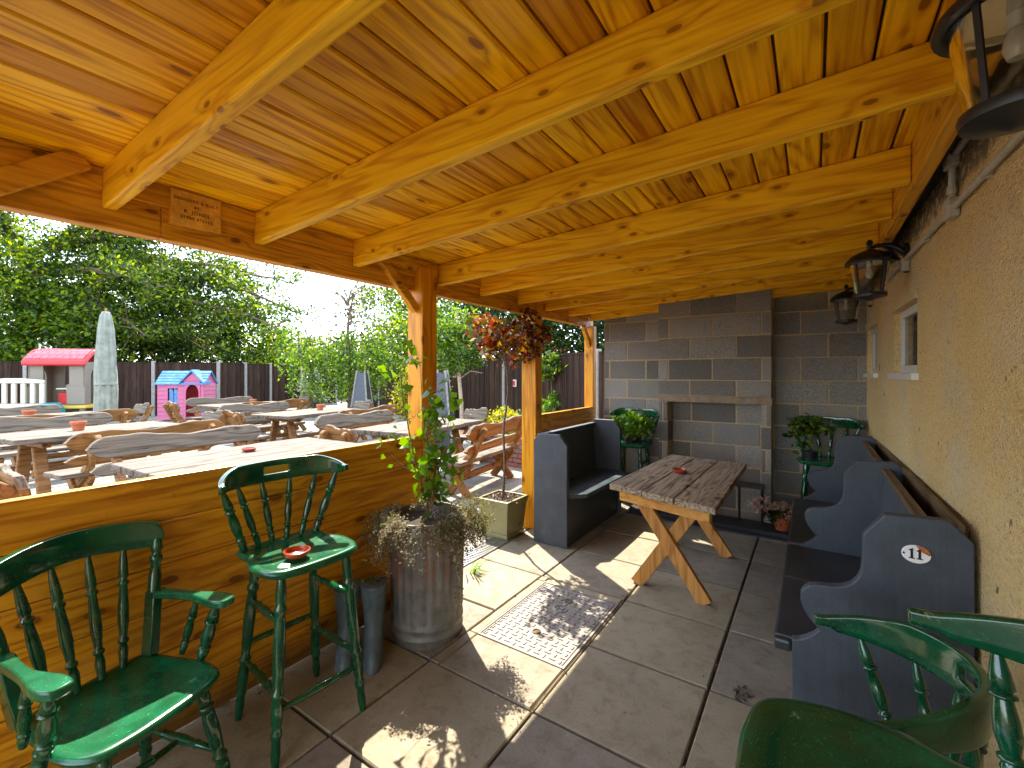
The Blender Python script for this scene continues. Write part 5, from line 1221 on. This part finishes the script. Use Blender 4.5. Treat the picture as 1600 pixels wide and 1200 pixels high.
# large tree and hedge trees behind the left fence
GTR = 'trees beyond the courtyard fence'
def big(px, d, h, rad, cz, nc, per, spread, size, mat, label, flat=1.0, tr=.16, hollow=.4, lev=3, name='tree', cut=None):
    return tree(name, wpt(px, d), h, rad, cz, nc, per, spread, size, M[mat], label, GTR, 'trunk', tr, lev, .65, hollow, flat, cut)
# the large ash: spreading limbs reaching right
bx, by, _ = wpt(40, 19.5)
t = thing('spreading_ash_tree', (bx, by, 0), 'large spreading tree at the far left whose boughs reach across under the roof beam', 'tree', GTR); mb = MB(); ends = []
mb.tube([(bx, by, 0), (bx, by, 2.5), (bx + .1, by, 4.8), (bx, by, 7)], [.42, .36, .30, .24], 10)
Rt = Vector((math.cos(YAW), math.sin(YAW), 0)); Fw = Vector((-math.sin(YAW), math.cos(YAW), 0))
C = []
for k, (z0, L, el, side, dep) in enumerate([(5.2, 12.0, .16, 1, -.10), (6.0, 11.5, .24, 1, .12), (6.4, 9.5, .34, 1, -.2), (5.4, 9.0, .22, 1, -.4), (6.6, 8, .5, 1, .1), (5.8, 12.5, .14, 1, .0), (4.4, 9, .10, 1, -.15), (6.2, 7.0, .5, 1, -.3), (4.4, 5, .2, -1, .1), (5.6, 5, .35, -1, -.2), (6.5, 5, .7, -1, .2), (3.8, 5.5, .0, 1, .1), (4.9, 8.2, .02, 1, -.35), (5.3, 4.0, .25, .4, -1.0), (6.6, 5, .5, .6, -.9), (4.4, 3.5, .1, -.6, -1.0)]):
    d = (Rt * side + Fw * dep).normalized(); p = Vector((bx, by, z0)); pts = [p.copy()]; n_ = 14; e = el
    for j in range(n_):
        e -= .035 + (.02 if j > 8 else 0); d2 = (d + Vector((0, 0, e)) + Vector([rnd.gauss(0, .09) for _ in range(3)])).normalized(); p = p + d2 * L / n_; pts.append(p.copy())
        if j > 2:
            for _ in range(3):
                dd = Vector([rnd.gauss(0, 1), rnd.gauss(0, 1), rnd.gauss(.05, .7)]).normalized() * rnd.uniform(.5, 1.6); q = p + dd
                mb.tube([p, p.lerp(q, .5) + Vector((0, 0, .08)), q], [.03, .018, .008], 4, caps=False)
                for f in (.4, .6, .8, 1.0):
                    c0 = p.lerp(q, f); n2 = rnd.randint(14, 34); C.append(np.array(c0) + nrg.normal(size=(n2, 3)) * np.array([.26, .26, .16]))
    mb.tube(pts, [.20 * (1 - .85 * j / n_) for j in range(n_ + 1)], 6, caps=False)
mb.build('trunk', M['trunk'], t, smooth=True); C = np.concatenate(C); leaves(C, .17, M['l_ash'], 'crown', t, .42)
big(-60, 17.3, 6, 3.6, 4.0, 120, 95, .42, .17, 'l_bright', 'bright green tree filling the far left edge above the fence', 1.0)
big(95, 18.3, 4.5, 2.5, 2.7, 100, 100, .38, .17, 'l_bright', 'bright yellow-green bushy tree above the red playhouse roof', .9)
big(205, 20.0, 7, 3.2, 4.3, 120, 100, .42, .18, 'l_ash', 'mid-green dense tree directly behind the closed parasol', 1.0)
big(300, 21.0, 7, 3.1, 4.2, 120, 100, .42, .18, 'l_dark', 'dark green dense tree above the pink playhouse', 1.0)
big(385, 23.5, 5, 2.5, 3.0, 90, 90, .38, .18, 'l_bright', 'low light green tree right of the pink playhouse, beyond the fence', .8)
big(452, 26.5, 4, 2.2, 1.9, 80, 90, .38, .19, 'l_ash', 'low green tree beyond the fence at the left of the weeping birch', .8)
big(520, 29, 4, 3.2, 1.5, 90, 100, .5, .22, 'l_bright', 'low hedge-like tree far behind the weeping birch', .7)
big(625, 19.5, 6, 2.3, 3.3, 100, 95, .36, .16, 'l_ash', 'rounded green tree just left of the near shelter post, beyond the fence', 1.15)
big(655, 16.5, 4, 1.5, 2.6, 60, 90, .28, .14, 'l_bright', 'bright green small tree directly behind the near shelter post', 1.0)
big(730, 18.0, 6, 2.2, 3.1, 80, 80, .36, .16, 'l_dark', 'dark tree seen behind the young birch', 1.3)
big(800, 14.5, 5, 2.2, 3.4, 100, 95, .34, .14, 'l_dark', 'dark green tree behind the copper-leaved tree', .9)
big(905, 13.2, 4, 2.0, 3.2, 110, 100, .32, .13, 'l_dark', 'dark leafy tree above the fence at the end of the block wall', .85, cut=1.9, lev=1)
big(1000, 12.2, 4, 2.0, 3.3, 90, 95, .32, .13, 'l_dark', 'dark leafy tree rising behind the block wall', .9, cut=1.9, lev=1)
# neighbouring salmon house
hx_, hy_ = world_at(860, 16.5)
t = thing('salmon_house', (hx_, hy_, 0), 'salmon coloured neighbouring house glimpsed over the fence beyond the second post', 'house', local=True, rz=R(30))
mb = MB(); mb.lo((-.55, 0, 0), (.6, 3, 2.55)); mb.build('wall', M['salmon'], t); mb = MB(); mb.prism([(-.55, 2.55), (.6, 2.55), (.02, 3.25)], 1, 0, 3); mb.build('gable', M['salmon'], t)
for s in (1, -1): MB().add([(.02, -.1, 3.27), (.02 + s * .75, -.1, 2.44), (.02 + s * .75, 3.1, 2.44), (.02, 3.1, 3.27), (.02, -.1, 3.35), (.02 + s * .75, -.1, 2.52), (.02 + s * .75, 3.1, 2.52), (.02, 3.1, 3.35)], BF).build('roof', M['rooftile'], t)
# litter on the patio
P = []
for _ in range(90):
    x, y = rnd.choice(((rnd.gauss(-1.66, .01), rnd.uniform(.9, 4)), (rnd.gauss(-1.035, .012), rnd.uniform(1, 4)), (rnd.gauss(-.41, .012), rnd.uniform(1.5, 4.5)), (rnd.uniform(-2.1, 0), rnd.uniform(1, 4.6)), (rnd.gauss(-2.13, .03), rnd.uniform(.6, 1.7)))); P.append((x, y, .004))
o = leaves(np.array(P), .014, leafm('litter_flakes', [(.12, .08, .05), (.25, .18, .11), (.05, .035, .02)], 0), 'leaf_litter', None, .6); tag(o, 'scattered dry leaf litter along the patio joints', 'leaf litter', kind='stuff')
P = nrg.normal(size=(22, 3)) * np.array([.03, .02, .003]) + np.array([-.27, 2.32, .006]); o = leaves(P, .03, leafm('dead_leaf', [(.05, .03, .02), (.09, .05, .03)], 0), 'dead_leaves', None, .5); tag(o, 'small clump of dead leaves on the slab beside the long pew', 'leaves', kind='stuff')

t = thing('grass_weed', (-2.13, 2.60, 0), 'small tuft of green weed growing beside the drain grating behind the galvanised bin', 'weed')
mb = MB()
for k in range(16):
    a = rnd.uniform(-1.2, 1.4); L = rnd.uniform(.08, .2); d = Vector((math.cos(a), math.sin(a), 0)); p = Vector((-2.13 + rnd.gauss(0, .02), 2.60 + rnd.gauss(0, .03), 0)); q = p + d * L * .5 + Vector((0, 0, L * .45)); e = p + d * L + Vector((0, 0, L * .3)); n_ = Vector((-d.y, d.x, 0)) * .006
    mb.add([p - n_ * .6, p + n_ * .6, q + n_, q - n_, e], [(0, 1, 2, 3), (3, 2, 4)])
mb.build('blades', M['l_hazel'], t)
